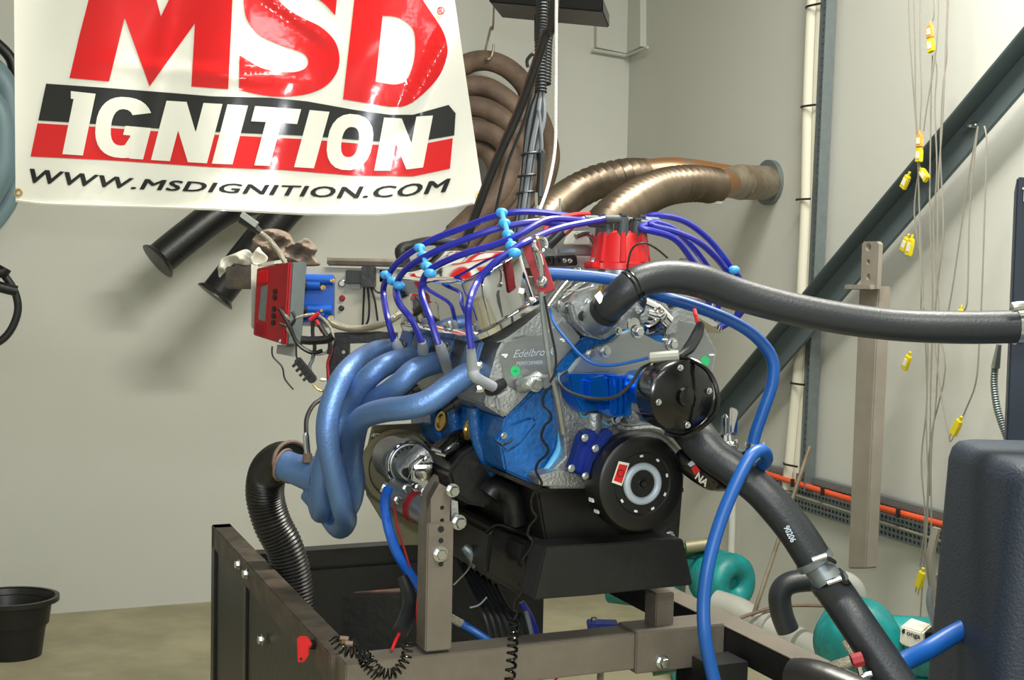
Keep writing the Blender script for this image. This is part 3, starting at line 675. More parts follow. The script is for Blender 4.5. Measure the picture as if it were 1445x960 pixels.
# wires by the box
for ps, r, m_, lab in (
    ([(396, 437), (410, 452), (420, 448), (445, 444), (463, 458), (470, 478), (462, 496), (445, 500), (425, 490), (408, 470), (404, 455)], .003, mbraid, 'pale grey wire loop circling below the blue ignition module'),
    ([(394, 456), (408, 461), (416, 450), (412, 440)], .0035, mcable, 'black wire curling out of the lowest button of the red box'),
    ([(394, 435), (408, 460), (420, 485), (440, 498), (455, 495)], .0045, mpan, 'dark sleeve of wires running diagonally below the red box'),
    ([(442, 452), (441, 470), (444, 490), (441, 507)], .004, mcable, 'black wire with red tips hanging straight below the blue module'),
    ([(425, 480), (440, 481), (462, 479), (470, 474)], .009, mpan, 'thick black sleeve lying level below the blue module'),
    ([(450, 458), (458, 470), (466, 485), (464, 500)], .0055, mcable, 'thick black wire bending right toward the bracket'),
    ([(446, 452), (452, 462), (456, 470)], .0045, mred, 'short red wire below the blue module'),
    ([(384, 489), (385, 503), (398, 518), (402, 535), (414, 550)], .0018, mcable, 'single thin black wire dangling below the red box'),
    ([(418, 485), (418, 500), (419, 506)], .002, mcable, 'short thin wire above the black connector'),
    ([(440, 530), (437, 518), (441, 508), (442, 500)], .004, mgcab, 'short grey wire end beside the black connector'),
    ([(468, 490), (466, 500), (462, 515), (464, 535)], .003, mdred, 'thin red wire running down the bracket'),
    ([(442, 543), (448, 549), (456, 552), (462, 548)], .0025, mbrass, 'short yellow green wire leaving the black connector')):
    G().tube([P(x, y, 2.60) for x, y in ps], r, 7).build('loose_wire', m_, None, lab, 'wire', 'loose wires below the instrument panel')
G().tube([P(437, 452, 2.58), P(450, 442, 2.58)], .0042, 10).build('crimp_sleeve', mred, None, 'small bright red crimp sleeve below the blue module', 'connector')
t = thing('sensor_connector', P(430, 540, 2.58), 'black oblong sensor plug hanging between the red box and the header', 'connector')
G().prism([P(414, 510, 2.58), P(421, 504, 2.58), P(446, 534, 2.58), P(444, 540, 2.58), P(437, 542, 2.58)], V((0, .02, 0))).build('connector_body', mcable, t, bev=.002)
for k in range(4): G().box(P(418+k*5, 513+k*6.5, 2.575), V((.007, 0, .007)), V((0, .003, 0)), V((.002, 0, -.002))).build('latch_rib', mpan, t)
G().ball(P(456, 536, 2.6), .008, (1, 1, .5)).build('plastic_button', mlabel, None, 'small white plastic button beside the sensor plug', 'button')

# ================================================================== ENGINE
eng = thing('engine', W(0, .3, -.25), 'blue V8 engine with silver cylinder heads, bolted on a steel test stand', 'engine')
FB = .12
def fp(pts, b): return [F(x, y, b) for x, y in pts]
def ex(name, pts, b0, b1, m, par=eng, bev=.002, label=None, ang=35):
    a = fp(pts, b0); return G().prism(a, B*(b1-b0)).build(name, m, par, label, bev=bev, ang=ang)
blk = ex('engine_block', [(712, 592), (757, 548), (781, 524), (819, 478), (850, 470), (935, 470), (990, 560), (985, 610), (962, 690), (765, 689), (713, 666), (706, 630)], FB, FB+.46, mblue, bev=.004, label='blue painted iron cylinder block')
# cast details on the block front and side
G().prism(fp([(700, 626), (716, 640), (735, 628), (760, 596), (752, 588), (716, 600)], FB-.004), B*.02).build('cast_rib', mblue, blk, bev=.004)
g = G()
for b in (.22, .32, .42): g.tube([W(-.20, b, .10), W(-.19, b, .04), W(-.16, b, -.01)], .011, 12)
g.build('cast_rib', mblue, blk)
for x, y in ((624, 595), (664, 607)): G().lathe(S(x, y, -.197), -U-B*.15+Z*.25, [(.018, 0), (.018, .004), (.013, .004), (.011, .001)], 20).build('freeze_plug', mbrass, blk)
G().bolt(F(711, 615, FB-.004), -B, .004, .004).build('block_bolt', mbolt, blk)
G().tube([F(697, 620, FB+.02), F(706, 627, FB-.006), F(716, 625, FB-.006), F(724, 619, FB-.006)], .0018, 6).build('seam', mcable, blk)
# front cover in cast aluminium with pale gasket
fc = ex('timing_cover', [(788, 545), (800, 528), (830, 560), (872, 585), (925, 600), (962, 622), (975, 655), (960, 690), (775, 690), (772, 672), (798, 645), (795, 600)], FB-.03, FB+.002, malu, bev=.003)
G().tube(fp([(792, 528), (784, 548), (791, 575), (792, 606), (788, 636), (768, 668)], FB-.008), .0055, 8, 4).build('gasket_edge', mlblue, fc)
G().tube(fp([(798, 545), (815, 570), (822, 588), (838, 586), (858, 600), (872, 595), (880, 606), (905, 603)], FB-.034), .002, 6, 4).build('gasket_edge', mlblue, fc)
G().tube(fp([(838, 582), (838, 606)], FB-.03), .013, 14).build('cover_boss', malu, fc)
G().tube(fp([(860, 600), (870, 596), (880, 606), (920, 604), (945, 616), (975, 650)], FB-.035), .006, 8).build('cover_rib', malu, fc)
ex('cover_base', [(760, 672), (790, 664), (828, 670), (828, 688), (762, 686)], FB-.045, FB-.0, malu, fc)
# oil pan
op = ex('oil_pan', [(756, 686), (965, 688), (958, 775), (772, 778)], FB+.002, FB+.46, mpan, bev=.004, label='black sheet steel oil pan')
G().prism(fp([(764, 689), (800, 690), (790, 772), (758, 778), (728, 770), (716, 735), (720, 700)], FB+.1), B*.3).build('kick_out', mpan, op, bev=.01)
ex('front_sump', [(770, 772), (964, 761), (978, 826), (831, 841), (753, 847)], .045, .10, mblack, op, bev=.002)
ex('sump', [(740, 765), (955, 765), (948, 800), (752, 805), (735, 795)], FB+.03, FB+.4, mpan, op, bev=.006)
G().prism(fp([(692, 750), (700, 742), (790, 768), (745, 850), (718, 832), (684, 812)], FB+.10), B*.22).build('sump_wing', mpan, op, bev=.008)
ex('pan_rail', [(713, 668), (765, 689), (965, 688), (965, 695), (760, 695), (711, 673)], FB-.012, FB+.46, mpan, op, bev=.001)
G().tube([F(688, 752, .2), F(705, 742, .18), F(735, 752, .14), F(770, 765, .1), F(808, 769, .08)], .005, 8).build('drain_pipe', mblackg, op)
G().bolt(F(736, 795, .2), -B, .006, .006).build('drain_bolt', mpan, op)
# left head
HL = [(702, 496), (711, 479), (740, 472), (765, 440), (777, 430), (798, 450), (821, 477), (781, 523), (757, 545), (713, 590), (684, 572), (690, 540)]
hl = ex('cylinder_head', HL, FB, FB+.44, malu, bev=.003, label='silver aluminium cylinder head, nearer bank')
G().prism(fp([(713, 483), (742, 474), (770, 472), (792, 452), (819, 478), (781, 521), (752, 540), (728, 552), (712, 540), (705, 498)], FB-.003), B*.006).build('machined_face', mmach, hl, bev=.001)
text_on('Edelbrock', F(724, 505, FB-.004), F(783, 501, FB-.004)-F(724, 505, FB-.004), Z*.012, mwring, hl, 'script_lettering', 0, .45)
text_on('PERFORMER', F(729, 516, FB-.004), F(766, 514, FB-.004)-F(729, 516, FB-.004), Z*.006, mwring, hl, 'lettering', .006)
G().cyl(F(727, 524, FB-.003), -B, .0085, .001, 24).build('green_sticker', mgreen, hl)
G().tube(fp([(725, 525), (727, 522), (728, 525), (730, 523)], FB-.0045), .0003, 4, 1).build('pen_mark', mtext, hl)
for x, y in ((712, 501), (794, 479)):
    G().box(F(x, y, FB-.004), U*.005, B*.001, Z*.0014).build('bright_notch', mwtext, hl)
    G().box(F(x+1, y+2, FB-.004), U*.002, B*.001, Z*.002).build('bright_notch', mwtext, hl)
G().tube([F(735, 545, FB-.01), F(748, 541, FB-.025), F(760, 534, FB-.02)], .012, 14).build('lifting_boss', malu, hl)
G().bolt(F(755, 542, FB-.03), -B, .0095, .012).build('head_bolt', mbolt, hl)
G().prism(fp([(764, 534), (778, 530), (781, 546), (768, 549)], FB-.03), B*.03).build('bracket_tab', mmach, hl, bev=.001)
ex('front_foot', [(700, 560), (722, 548), (735, 556), (716, 588), (704, 582)], FB-.012, FB+.03, malu, hl, bev=.004)
for b, in ((.2,), (.3,), (.4,), (.5,)):
    G().lathe(W(-.235, b, .115), (-U-Z*.6), [(.012, 0), (.012, .012), (.007, .012), (.006, .03)], 12).build('spark_plug', mcable, hl)
for (x, y, d) in ((655, 547, -.02), (692, 551, -.0)):
    G().lathe(S(x, y, -.215), (-U*.8-Z*.3-B*.4), [(.010, -.03), (.010, 0), (.007, .006)], 12).build('plug_tip', mcable, hl)
# right head (mirrored to the far bank)
HR = [(940, 470), (948, 440), (965, 432), (992, 456), (1013, 496), (1007, 525), (1000, 545), (985, 560), (955, 545), (925, 500)]
hr = ex('cylinder_head', HR, FB, FB+.44, malu, bev=.003, label='silver aluminium cylinder head, far bank')
G().prism(fp([(944, 474), (956, 452), (990, 460), (1010, 497), (1004, 522), (985, 545), (950, 530)], FB-.003), B*.006).build('machined_face', mmach, hr, bev=.001)
G().cyl(F(995, 510, FB-.003), -B, .0085, .001, 24).build('green_sticker', mgreen, hr)
for x, y in ((938, 479), (1004, 501)): G().box(F(x, y, FB-.005), U*.005, B*.001, Z*.0014).build('bright_notch', mwtext, hr)
# valve covers: lofted rounded boxes
def cover(p0, p1, q0, q1, b0, L, par, rad=.045, nm='valve_cover', lab=None, cham=.03):
    # p0/p1 outer/inner foot, q0/q1 outer/inner top in the front plane
    def rr_(A, C, h, inset, rf):
        wl_ = (C-A).length; d = (C-A)/wl_; a = inset; pts = []
        def cn(cx, cy, r, a0):
            for k in range(7):
                t = R(a0+90*k/6); pts.append(A+d*(cx+r*math.cos(t))+B*(cy+r*math.sin(t)))
        cn(a+rf, a+rf, rf, 180); cn(wl_-a-.012, a+.012, .012, 270); cn(wl_-a-.012, L-a-.012, .012, 0); cn(a+rf, L-a-rf, rf, 90)
        return pts
    rg = []
    for t, i_ in ((0, 0), (.5, 0), (.93, .0), (.98, .002), (1, .006)):
        A = p0.lerp(q0, t); C = p1.lerp(q1, t); rg.append(rr_(A, C, 0, i_, rad*(1-.25*t)))
    vc = G().rings(rg, True, True).build(nm, mchrome, par, lab, ang=50)
    up_ = (q0-p0).normalized(); d = (p1-p0).normalized()
    fl_ = []
    for h, ins in ((-.006, -.011), (.003, -.012), (.005, -.009)):
        A = p0+up_*h; C = p1+up_*h; fl_.append(rr_(A, C, 0, ins, rad))
    G().rings(fl_).build('flange', mchrome, vc, ang=40)
    for k in range(4):
        G().bolt(p0-d*.003+B*(.03+k*(L-.06)/3)+up_*.005, up_, .005, .01).build('cover_bolt', mbolt, vc)
    return vc
cover(F(679, 474, FB), F(760, 424, FB), F(660, 398, FB), F(737, 351, FB), FB, .40, hl, lab='polished valve cover mirroring the banner')
cover(F(1012, 462, FB+.03), F(945, 420, FB+.03), F(1018, 400, FB+.03), F(962, 376, FB+.03), FB, .38, hr, rad=.02)
G().lathe(F(968, 376, FB+.1), Z, [(.016, -.02), (.018, 0), (.018, .01), (.012, .014)], 20).build('filler_cap', mchrome, eng)
G().lathe(F(742, 472, FB+.02), Z+U*-.5, [(.001, 0), (.002, .001)], 6).build('rocker_stud', mbolt, eng)
# casting between head face and cover (bright sloped shelf)
G().prism(fp([(700, 484), (714, 478), (742, 458), (772, 432), (798, 450), (790, 456), (768, 470), (738, 474), (712, 482)], FB-.001), B*.05).build('rocker_shelf', malu, hl, bev=.003)
# intake manifold and valley
im = ex('intake_manifold', [(790, 474), (782, 440), (800, 412), (835, 395), (900, 395), (945, 420), (965, 450), (930, 478), (850, 474)], FB+.03, FB+.42, malu, bev=.012)
for k, (x0, y0, x1, y1) in enumerate(((800, 400, 770, 440), (812, 396, 778, 428), (820, 384, 790, 408))):
    G().tube([F(x0+20, y0-8, FB+.06+k*.09), F(x0, y0, FB+.06+k*.09), F(x1-4, y1+6, FB+.05+k*.09)], [.02, .018, .02], 14).build('runner', mchrome, im)
G().tube(fp([(795, 436), (812, 425), (835, 408)], FB+.0), .016, 14).build('runner', mchrome, im)
G().tube(fp([(940, 455), (925, 440), (905, 430)], FB+.0), .016, 14).build('runner', mchrome, im)
G().bolt(F(748, 428, FB+.0), -B+Z, .005, .008).build('intake_bolt', mbolt, im)
# carburettor and linkage behind the distributor
cb = ex('carburettor', [(768, 372), (768, 318), (800, 308), (850, 304), (890, 306), (905, 320), (905, 372)], FB+.16, FB+.28, mmach, bev=.006)
ex('base_plate', [(758, 378), (758, 362), (910, 366), (910, 384)], FB+.13, FB+.31, malu, cb)
ex('throttle_bracket', [(784, 345), (850, 345), (850, 362), (784, 360)], FB+.10, FB+.115, mmach, cb)
G().prism(fp([(789, 352), (811, 351), (811, 356), (789, 357)], FB+.0985), -B*.001).build('embossed_plate', mgrey, cb)
ex('linkage_plate', [(766, 362), (814, 360), (816, 375), (766, 376)], FB+.09, FB+.105, mblack, cb)
for x in (772, 786): G().lathe(F(x, 368, FB+.088), -B, [(.008, 0), (.008, .006), (.004, .006), (.004, .002)], 18).build('linkage_roller', mpan, cb)
for x in (796, 804): G().bolt(F(x, 368, FB+.09), -B, .003, .005).build('linkage_screw', mbolt, cb)
G().tube(fp([(774, 346), (790, 330), (800, 322)], FB+.06), [.009, .009, .008], 12).build('fuel_elbow', mcable, cb)
G().tube(fp([(792, 328), (808, 314)], FB+.06), .0105, 14).build('inlet_nut', mbolt, cb)
G().tube(fp([(768, 325), (785, 310), (812, 303), (832, 302)], FB+.07), .004, 8).build('red_lead', mred, cb)
for x, yt, yb in ((757, 272, 306), (790, 280, 322)):
    G().tube([F(x, yt, FB+.2), F(x, yb, FB+.2)], .0022, 8).build('air_cleaner_stud', mbolt, cb)
    G().bolt(F(x, yb-8, FB+.2), Z, .006, .008).build('stud_nut', mbolt, cb)
G().tube(fp([(812, 334), (830, 330), (840, 345)], FB+.09), .005, 8).build('choke_rod', mbolt, cb)
ex('air_horn', [(815, 326), (832, 326), (832, 345), (808, 345)], FB+.1, FB+.14, mlabel, cb)
# distributor
def Pd(l): return [P(*a) for a in l]
DB = FB+.05; dp = F(875, 380, DB)
ds = G().lathe(dp-Z*.10, Z, [(.018, 0), (.02, .05), (.034, .062), (.037, .07), (.037, .10)], 28).build('distributor', mmach, eng, 'distributor with bright red cap')
G().lathe(dp, Z, [(.052, 0), (.052, .010), (.048, .012), (.043, .052), (.040, .060), (.02, .064)], 32).build('distributor_cap', mred, ds)
G().box(dp+Z*.006, U*.060, B*.018, Z*.006).build('cap_flange', mred, ds, bev=.002)
for k in (-1, 1): G().bolt(dp+U*.051*k+Z*.012, Z, .0035, .005).build('cap_screw', mbolt, ds)
tow = []
for k in range(8):
    a = 2*math.pi*(k+.5)/8; e = U*math.cos(a)+B*math.sin(a)
    G().tube([dp+e*.0455+Z*.012, dp+e*.0385+Z*.060], [.006, .0055], 10).build('cap_rib', mred, ds)
G().tube(Pd([(884, 400, 2.02), (886, 372, 2.01), (893, 350, 2.01), (908, 343, 2.01), (925, 350, 2.02), (942, 364, 2.03)]), .0018, 6).build('pickup_wire', mcable, ds)
for k in range(8):
    a = 2*math.pi*(k+.5)/8; c = dp+(U*math.cos(a)+B*math.sin(a))*.034+Z*.010
    G().lathe(c+Z*.02, Z, [(.0095, 0), (.0088, .03), (.0065, .034), (.0065, .048)], 12).build('cap_tower', mred, ds)
    s = -1 if math.cos(a) < 0 else 1; top = c+Z*.066; hz = .006*(k % 2)
    G().tube([c+Z*.046, c+Z*.060, c+Z*.070+Z*hz], [.0098, .0092, .0088], 12).build('tower_boot', mdboot, ds)
    out = top+Z*hz+U*s*.032-B*.004*math.sin(a); G().tube([top+Z*hz-U*s*.006, out], [.008, .0066], 12).build('tower_boot', mdboot, ds)
    tow.append((math.sin(a), s, out))
    G().cyl(top+Z*hz+Z*.006, Z, .0075, .004, 12).build('boot_cap', mdboot, ds)
G().lathe(dp+Z*.05, Z, [(.010, 0), (.009, .022), (.006, .026)], 12).build('centre_boot', mdboot, ds)
# plug wires of the near bank: (points on measured planes)
lefts = sorted([t_ for t_ in tow if t_[1] < 0]); rights = sorted([t_ for t_ in tow if t_[1] > 0])
yy = lambda u, x, y: S(x, y, u)
ends = [(667, 490), (619, 485), (596, 482), (556, 480)]
def wire(pts, nm='spark_plug_wire'):
    return G().tube(pts, .0056, 9, 6).build(nm, mwire, eng)
def Pn(l): return [P(x, y, Y) for x, y, Y in l]
W4 = wire([S(665, 492, -.285), S(661, 455, -.29), S(663, 425, -.29), P(674, 398, 1.945), P(697, 372, 1.95), P(725, 352, 1.96), P(745, 340, 1.98), P(790, 322, 2.06), lefts[0][2]])
W3 = wire([S(619, 486, -.29), S(607, 450, -.30), S(596, 420, -.30), P(596, 400, 2.08), P(608, 380, 2.06), P(650, 360, 2.03), P(700, 345, 2.02), P(730, 333, 2.02), P(770, 311, 2.06), P(805, 310, 2.1), lefts[1][2]])
W2 = wire([S(596, 484, -.28), S(581, 452, -.29), S(563, 428, -.31), P(559, 405, 2.2), P(573, 380, 2.16), P(612, 356, 2.12), P(670, 333, 2.1), P(712, 320, 2.1), P(760, 313, 2.11), P(800, 318, 2.14), lefts[2][2]])
W1 = wire([S(556, 482, -.29), S(547, 450, -.30), P(541, 415, 2.30), P(545, 395, 2.28), P(562, 370, 2.24), P(605, 341, 2.2), P(650, 323, 2.18), P(706, 303, 2.16), P(750, 299, 2.16), P(800, 305, 2.17), lefts[3][2]])
for i, (w0, ps) in enumerate(((W4, [S(664, 488, -.285), S(667, 520, -.275), S(672, 533, -.27), S(696, 546, -.235)]), (W3, [S(619, 484, -.29), S(625, 500, -.275), S(632, 524, -.25)]), (W2, [S(596, 482, -.28), S(597, 497, -.27), S(600, 515, -.25)]), (W1, [S(556, 478, -.29), S(562, 492, -.28), S(570, 508, -.26)]))):
    G().tube(ps, [.0062, .0085, .0095, .0085, .008], 12).build('plug_boot', mboot, w0)
for k, pts in enumerate(([(925, 304, 2.2), (965, 312, 2.25), (1000, 338, 2.3), (1030, 375, 2.35), (1046, 400, 2.38), (1047, 440, 2.4), (1015, 462, 2.4)],
            [(912, 312, 2.16), (948, 322, 2.2), (978, 350, 2.24), (1003, 385, 2.28), (1015, 420, 2.3), (1005, 455, 2.3)],
            [(918, 318, 2.14), (955, 328, 2.18), (990, 345, 2.22), (1022, 378, 2.3), (1038, 410, 2.33), (1040, 445, 2.34), (1012, 465, 2.34)],
            [(905, 322, 2.12), (950, 336, 2.14), (975, 365, 2.18), (992, 392, 2.2), (1000, 430, 2.22), (992, 455, 2.22)])):
    wire([rights[3-k][2]]+Pn(pts))
def sep(pts, Y0, Y1, nm='wire_separator'):
    g = G(); n = len(pts)
    for i, (x, y) in enumerate(pts):
        c = P(x, y, Y0+(Y1-Y0)*i/max(1, n-1)); g.ball(c, .0098, (1.05, .8, .8))
    g.tube([P(x, y, Y0+(Y1-Y0)*i/max(1, n-1)) for i, (x, y) in enumerate(pts)], .0045, 8, 2); g.build(nm, mclip, eng)
sep([(708, 300), (712, 315), (717, 331), (722, 347), (726, 357)], 2.14, 1.94)
sep([(592, 350), (597, 361), (602, 376), (607, 386)], 2.19, 2.05)
sep([(544, 388), (554, 397), (563, 403)], 2.26, 2.18)
sep([(1036, 381), (1027, 385)], 2.3, 2.32)
# thermostat housing
nx = (F(870, 425, -.02)-F(842, 447, FB)).normalized()
ctr = F(836, 446, FB-.02)
ths = ex('thermostat_housing', [(806, 430), (815, 412), (838, 404), (858, 408), (872, 440), (872, 462), (852, 476), (828, 470), (812, 452)], FB-.035, FB-.015, malu, bev=.004)
ex('gasket_plate', [(803, 436), (812, 412), (838, 401), (862, 408), (876, 440), (876, 466), (852, 481), (826, 474), (806, 455)], FB-.015, FB+.03, malu, ths, bev=.004)
G().cyl(F(822, 446, FB-.036), -B, .008, .002, 16).build('sensor_port', mpan, ths)
for x, y in ((829, 427), (872, 467)): G().bolt(F(x, y, FB-.036), -B, .005, .006).build('housing_bolt', mbolt, ths)
G().tube([F(843, 448, FB-.03), F(850, 442, FB-.055), F(862, 434, FB-.075)], [.030, .0275, .0265], 22).build('outlet_neck', malu, ths)
G().tube(fp([(846, 418), (850, 404)], FB-.045), .006, 10).build('bleed_fitting', mbrass, ths)
# water pump plate, body, motor
wp = ex('water_pump', [(803, 527), (818, 508), (842, 490), (862, 484), (875, 474), (896, 466), (905, 470), (928, 482), (948, 486), (968, 492), (985, 520), (985, 560), (940, 590), (860, 575), (812, 545)], FB-.045, FB-.03, mmach, bev=.0015, label='electric water pump with blue body and black motor')
G().tube(fp([(843, 489), (862, 483), (876, 472), (896, 464)], FB-.03), .0025, 6, 4).build('gasket_edge', mlblue, wp)
for x, y, r in ((854, 496, .007), (900, 468, .008), (948, 486, .008), (810, 537, .008), (833, 500, .006), (838, 530, .005), (856, 531, .005)):
    G().bolt(F(x, y, FB-.047), -B, r, .008).build('pump_bolt', mbolt, wp)
ex('pump_body', [(802, 528), (870, 528), (884, 532), (890, 585), (868, 590), (850, 578), (822, 584), (808, 562)], FB-.085, FB-.045, manod, wp, bev=.003)
ex('pump_volute', [(832, 535), (858, 530), (862, 572), (832, 566)], FB-.105, FB-.08, manod, wp, bev=.004)
ex('body_step', [(862, 531), (893, 531), (893, 588), (862, 588)], FB-.11, FB-.05, manod, wp, bev=.004)
for x in (872, 880): G().prism(fp([(x, 531), (x+4, 531), (x+4, 588), (x, 588)], FB-.112), -B*.004).build('body_rib', manod, wp, bev=.001)
mc = F(967, 560, -.13); ax = B.copy()
G().lathe(mc, ax, [(.0285, .050), (.030, .075), (.030, .095), (.027, .098), (.027, .155)], 32).build('motor_adapter', manod, wp)
G().torus(mc+ax*.094, ax, .030, .003, 36, 8).build('adapter_ring', manod, wp)
mo = G().lathe(mc, ax, [(.012, -.009), (.014, -.008), (.015, .0), (.030, .001), (.036, .004), (.048, .005), (.0535, .009), (.0535, .052), (.047, .058), (.03, .060)], 40).build('pump_motor', mblackg, wp)
for a in (100, 190, 280, 10):
    G().bolt(mc+(U*math.cos(R(a))+Z*math.sin(R(a)))*.043+ax*.004, -B, .0035, .004).build('motor_screw', mbolt, mo)
for a in (0, 1, 2): G().bolt(F(885+a*12, 547+a*3, FB-.12+.0), -B-Z*.2, .0028, .002).build('grub_screw', mpan, wp)
for x, y in ((868, 592), (872, 586)): G().bolt(F(x, y, FB-.06), -B, .006, .008).build('pump_bolt', mbolt, wp)
G().prism(fp([(885, 586), (895, 580), (905, 590), (900, 600), (885, 598)], FB-.06), B*.03).build('inlet_boss', malu, wp, bev=.003)
# motor wiring (parts of pump)
G().tube(Pn([(938, 508, 1.93), (965, 505, 1.9), (995, 520, 1.88), (1011, 548, 1.87), (1010, 580, 1.87), (990, 603, 1.88), (962, 616, 1.9), (940, 612, 1.93)]), .0038, 8).build('motor_cable', mblackg, wp)
G().tube(Pn([(930, 510, 1.93), (905, 520, 1.92), (888, 545, 1.91), (868, 560, 1.91), (840, 563, 1.92), (810, 556, 1.93), (792, 545, 1.94), (788, 532, 1.96), (800, 524, 1.98)]), .0026, 7).build('motor_cable', mcable, wp)
G().tube(Pn([(776, 436, 2.02), (782, 456, 1.98), (800, 480, 1.96), (820, 502, 1.94), (840, 514, 1.93), (870, 515, 1.92), (915, 505, 1.91)]), .0025, 7).build('signal_wire', mbhose, wp)
G().tube(Pn([(918, 505, 1.91), (958, 502, 1.9)]), .0085, 10).build('shrink_sleeve', mpvc, wp)
G().tube(Pn([(935, 512, 1.93), (950, 513, 1.93)]), .004, 8).build('red_lead', mred, wp)
G().tube(Pn([(958, 503, 1.92), (972, 492, 1.94), (985, 470, 1.96), (988, 458, 1.98)]), [.004, .009, .009, .006], 8).build('relay_plug', mcable, wp)
G().tube(Pn([(988, 464, 1.98), (983, 450, 2.0), (980, 438, 2.03)]), .0035, 8).build('red_lead', mred, wp)
# chrome hose fitting beside plate
G().tube(fp([(910, 445), (925, 448), (935, 440)], FB-.02), [.014, .014, .011], 12).build('bypass_elbow', mchrome, im)
G().tube(fp([(912, 466), (922, 462), (930, 455)], FB-.045), .008, 10).build('bypass_fitting', mchrome, im)
G().lathe(F(893, 458, FB-.04), -B, [(.011, 0), (.011, .004)], 16).build('washer', mbolt, im)
G().prism(fp([(945, 450), (960, 440), (955, 470), (940, 474)], FB-.01), B*.03).build('intake_wing', malu, im, bev=.002)
# damper
da = W(0, 0, 0)
dm = G().lathe(da, B, [(.048, .002), (.050, 0), (.070, 0), (.0745, .003), (.0775, .012), (.0785, .04), (.076, .052), (.04, .056)], 56).build('crank_damper', mdmp, eng, 'black harmonic damper')
G().torus(da+B*.001, B, .0275, .006, 48, 10).build('hub_ring', mwring, dm)
G().lathe(da, B, [(.021, .004), (.021, .02), (.008, .012), (.008, .002), (.003, 0)], 30).build('hub', mblackg, dm)
G().bolt(da+B*.004, -B, .006, .007).build('crank_bolt', mblackg, dm)
for k in range(9):
    a = R(k*40+15); G().box(da+(U*math.cos(a)+Z*math.sin(a))*.044-B*.0005, (U*math.cos(a)+Z*math.sin(a))*.0017, B*.0006, (-U*math.sin(a)+Z*math.cos(a))*.0028).build('balance_hole', mwtext, dm)
g = [F(873, 651, -.001), F(888, 654, -.001), F(877, 686, -.001), F(863, 681, -.001)]
c4 = sum(g, V())/4
G().prism(g, -B*.0008).build('warning_sticker', mlabel, dm)
G().prism([c4+(p-c4)*.78-B*.001 for p in g], -B*.0004).build('sticker_panel', mred, dm)
G().torus(c4-B*.0015, B, .0055, .0006, 20, 5).build('sticker_oval', mpan, dm)
for a in (200, 215): G().box(da+B*.03+(U*math.cos(R(a))+Z*math.sin(R(a)))*.0785, U*.0012, B*.007, Z*.003).build('timing_mark', mwtext, dm)
# timing pointer bracket (navy)
tp = ex('timing_bracket', [(810, 652), (822, 612), (838, 606), (845, 616), (830, 675), (812, 668), (806, 664)], .045, .07, mnavy, bev=.003)
ex('bracket_arm', [(824, 672), (832, 640), (848, 616), (858, 604), (868, 612), (852, 632), (838, 655), (832, 680)], .03, .05, mnavy, tp, bev=.003)
for x, y, b in ((825, 618, .043), (840, 633, .028), (806, 661, .043), (826, 672, .028)): G().bolt(F(x, y, b), -B, .0045, .004).build('bracket_bolt', mbolt, tp)
# bellhousing plate and starter
ep = G().prism([S(527, 603, -.22)*0+F(x, y, .52) for x, y in ((527, 601), (596, 598), (640, 640), (690, 700), (696, 768), (560, 770), (540, 735), (519, 700), (516, 650))], B*.012).build('engine_plate', mplate, eng, bev=.002)
for x, y in ((654, 760), (531, 616)): G().bolt(F(x, y, .518), -B, .007, .008).build('plate_bolt', mbolt, ep)
G().torus(F(560, 660, .5), B, .062, .010, 40, 6).build('plate_ring', mplate, ep)
SB = .36; sp_ = F(577, 655, SB)
st = G().lathe(sp_, B, [(.030, -.004), (.034, -.006), (.040, -.004), (.043, 0), (.043, .018), (.038, .02), (.036, .1)], 40).build('starter_motor', mmach, eng, 'silver starter motor with perforated end ring')
for k in range(14):
    a = R(150-k*16); G().cyl(sp_+(U*math.cos(a)+Z*math.sin(a))*.030-B*.0065, -B, .0022, .0008, 8).build('vent_hole', mpan, st)
G().torus(sp_-B*.004, B, .0385, .003, 40, 8).build('rolled_rim', mchrome, st)
G().tube([F(572, 668, SB-.015), F(590, 650, SB-.03), F(600, 640, SB-.03)], .022, 20).build('gear_case', malu, st)
G().cyl(F(573, 666, SB-.03), -B, .009, .012, 16).build('end_plug', mblack, st)
q = [(581, 660), (581, 690), (588, 696), (606, 688), (612, 650), (600, 643)]
G().prism(fp(q, SB-.07), B*.02).build('hex_bracket', mchrome, st, bev=.002)
G().lathe(F(597, 668, SB-.072), -B, [(.013, 0), (.013, .004), (.008, .005), (.008, .012), (.004, .013)], 18).build('solenoid_stud', mbolt, st)
for x, y in ((603, 648), (590, 688), (598, 660)): G().bolt(F(x, y, SB-.075), -B, .005, .008).build('stud_nut', mbolt, st)
G().tube([F(556, 696, SB-.0), F(585, 712, SB-.05), F(612, 728, SB-.1)], [.028, .028, .026], 24).build('motor_can', mmach, st)
G().tube([F(586, 713, SB-.055), F(592, 716, SB-.065)], .029, 24).build('can_band', mdred, st)
G().tube([F(540, 688, SB+.0), F(555, 696, SB-.01)], .012, 12).build('cable_lug', mbolt, st)
for x, y in ((600, 694), (608, 700), (574, 690), (562, 706)): G().bolt(F(x, y, SB-.12), -B, .0065, .009).build('starter_bolt', mbolt, st)
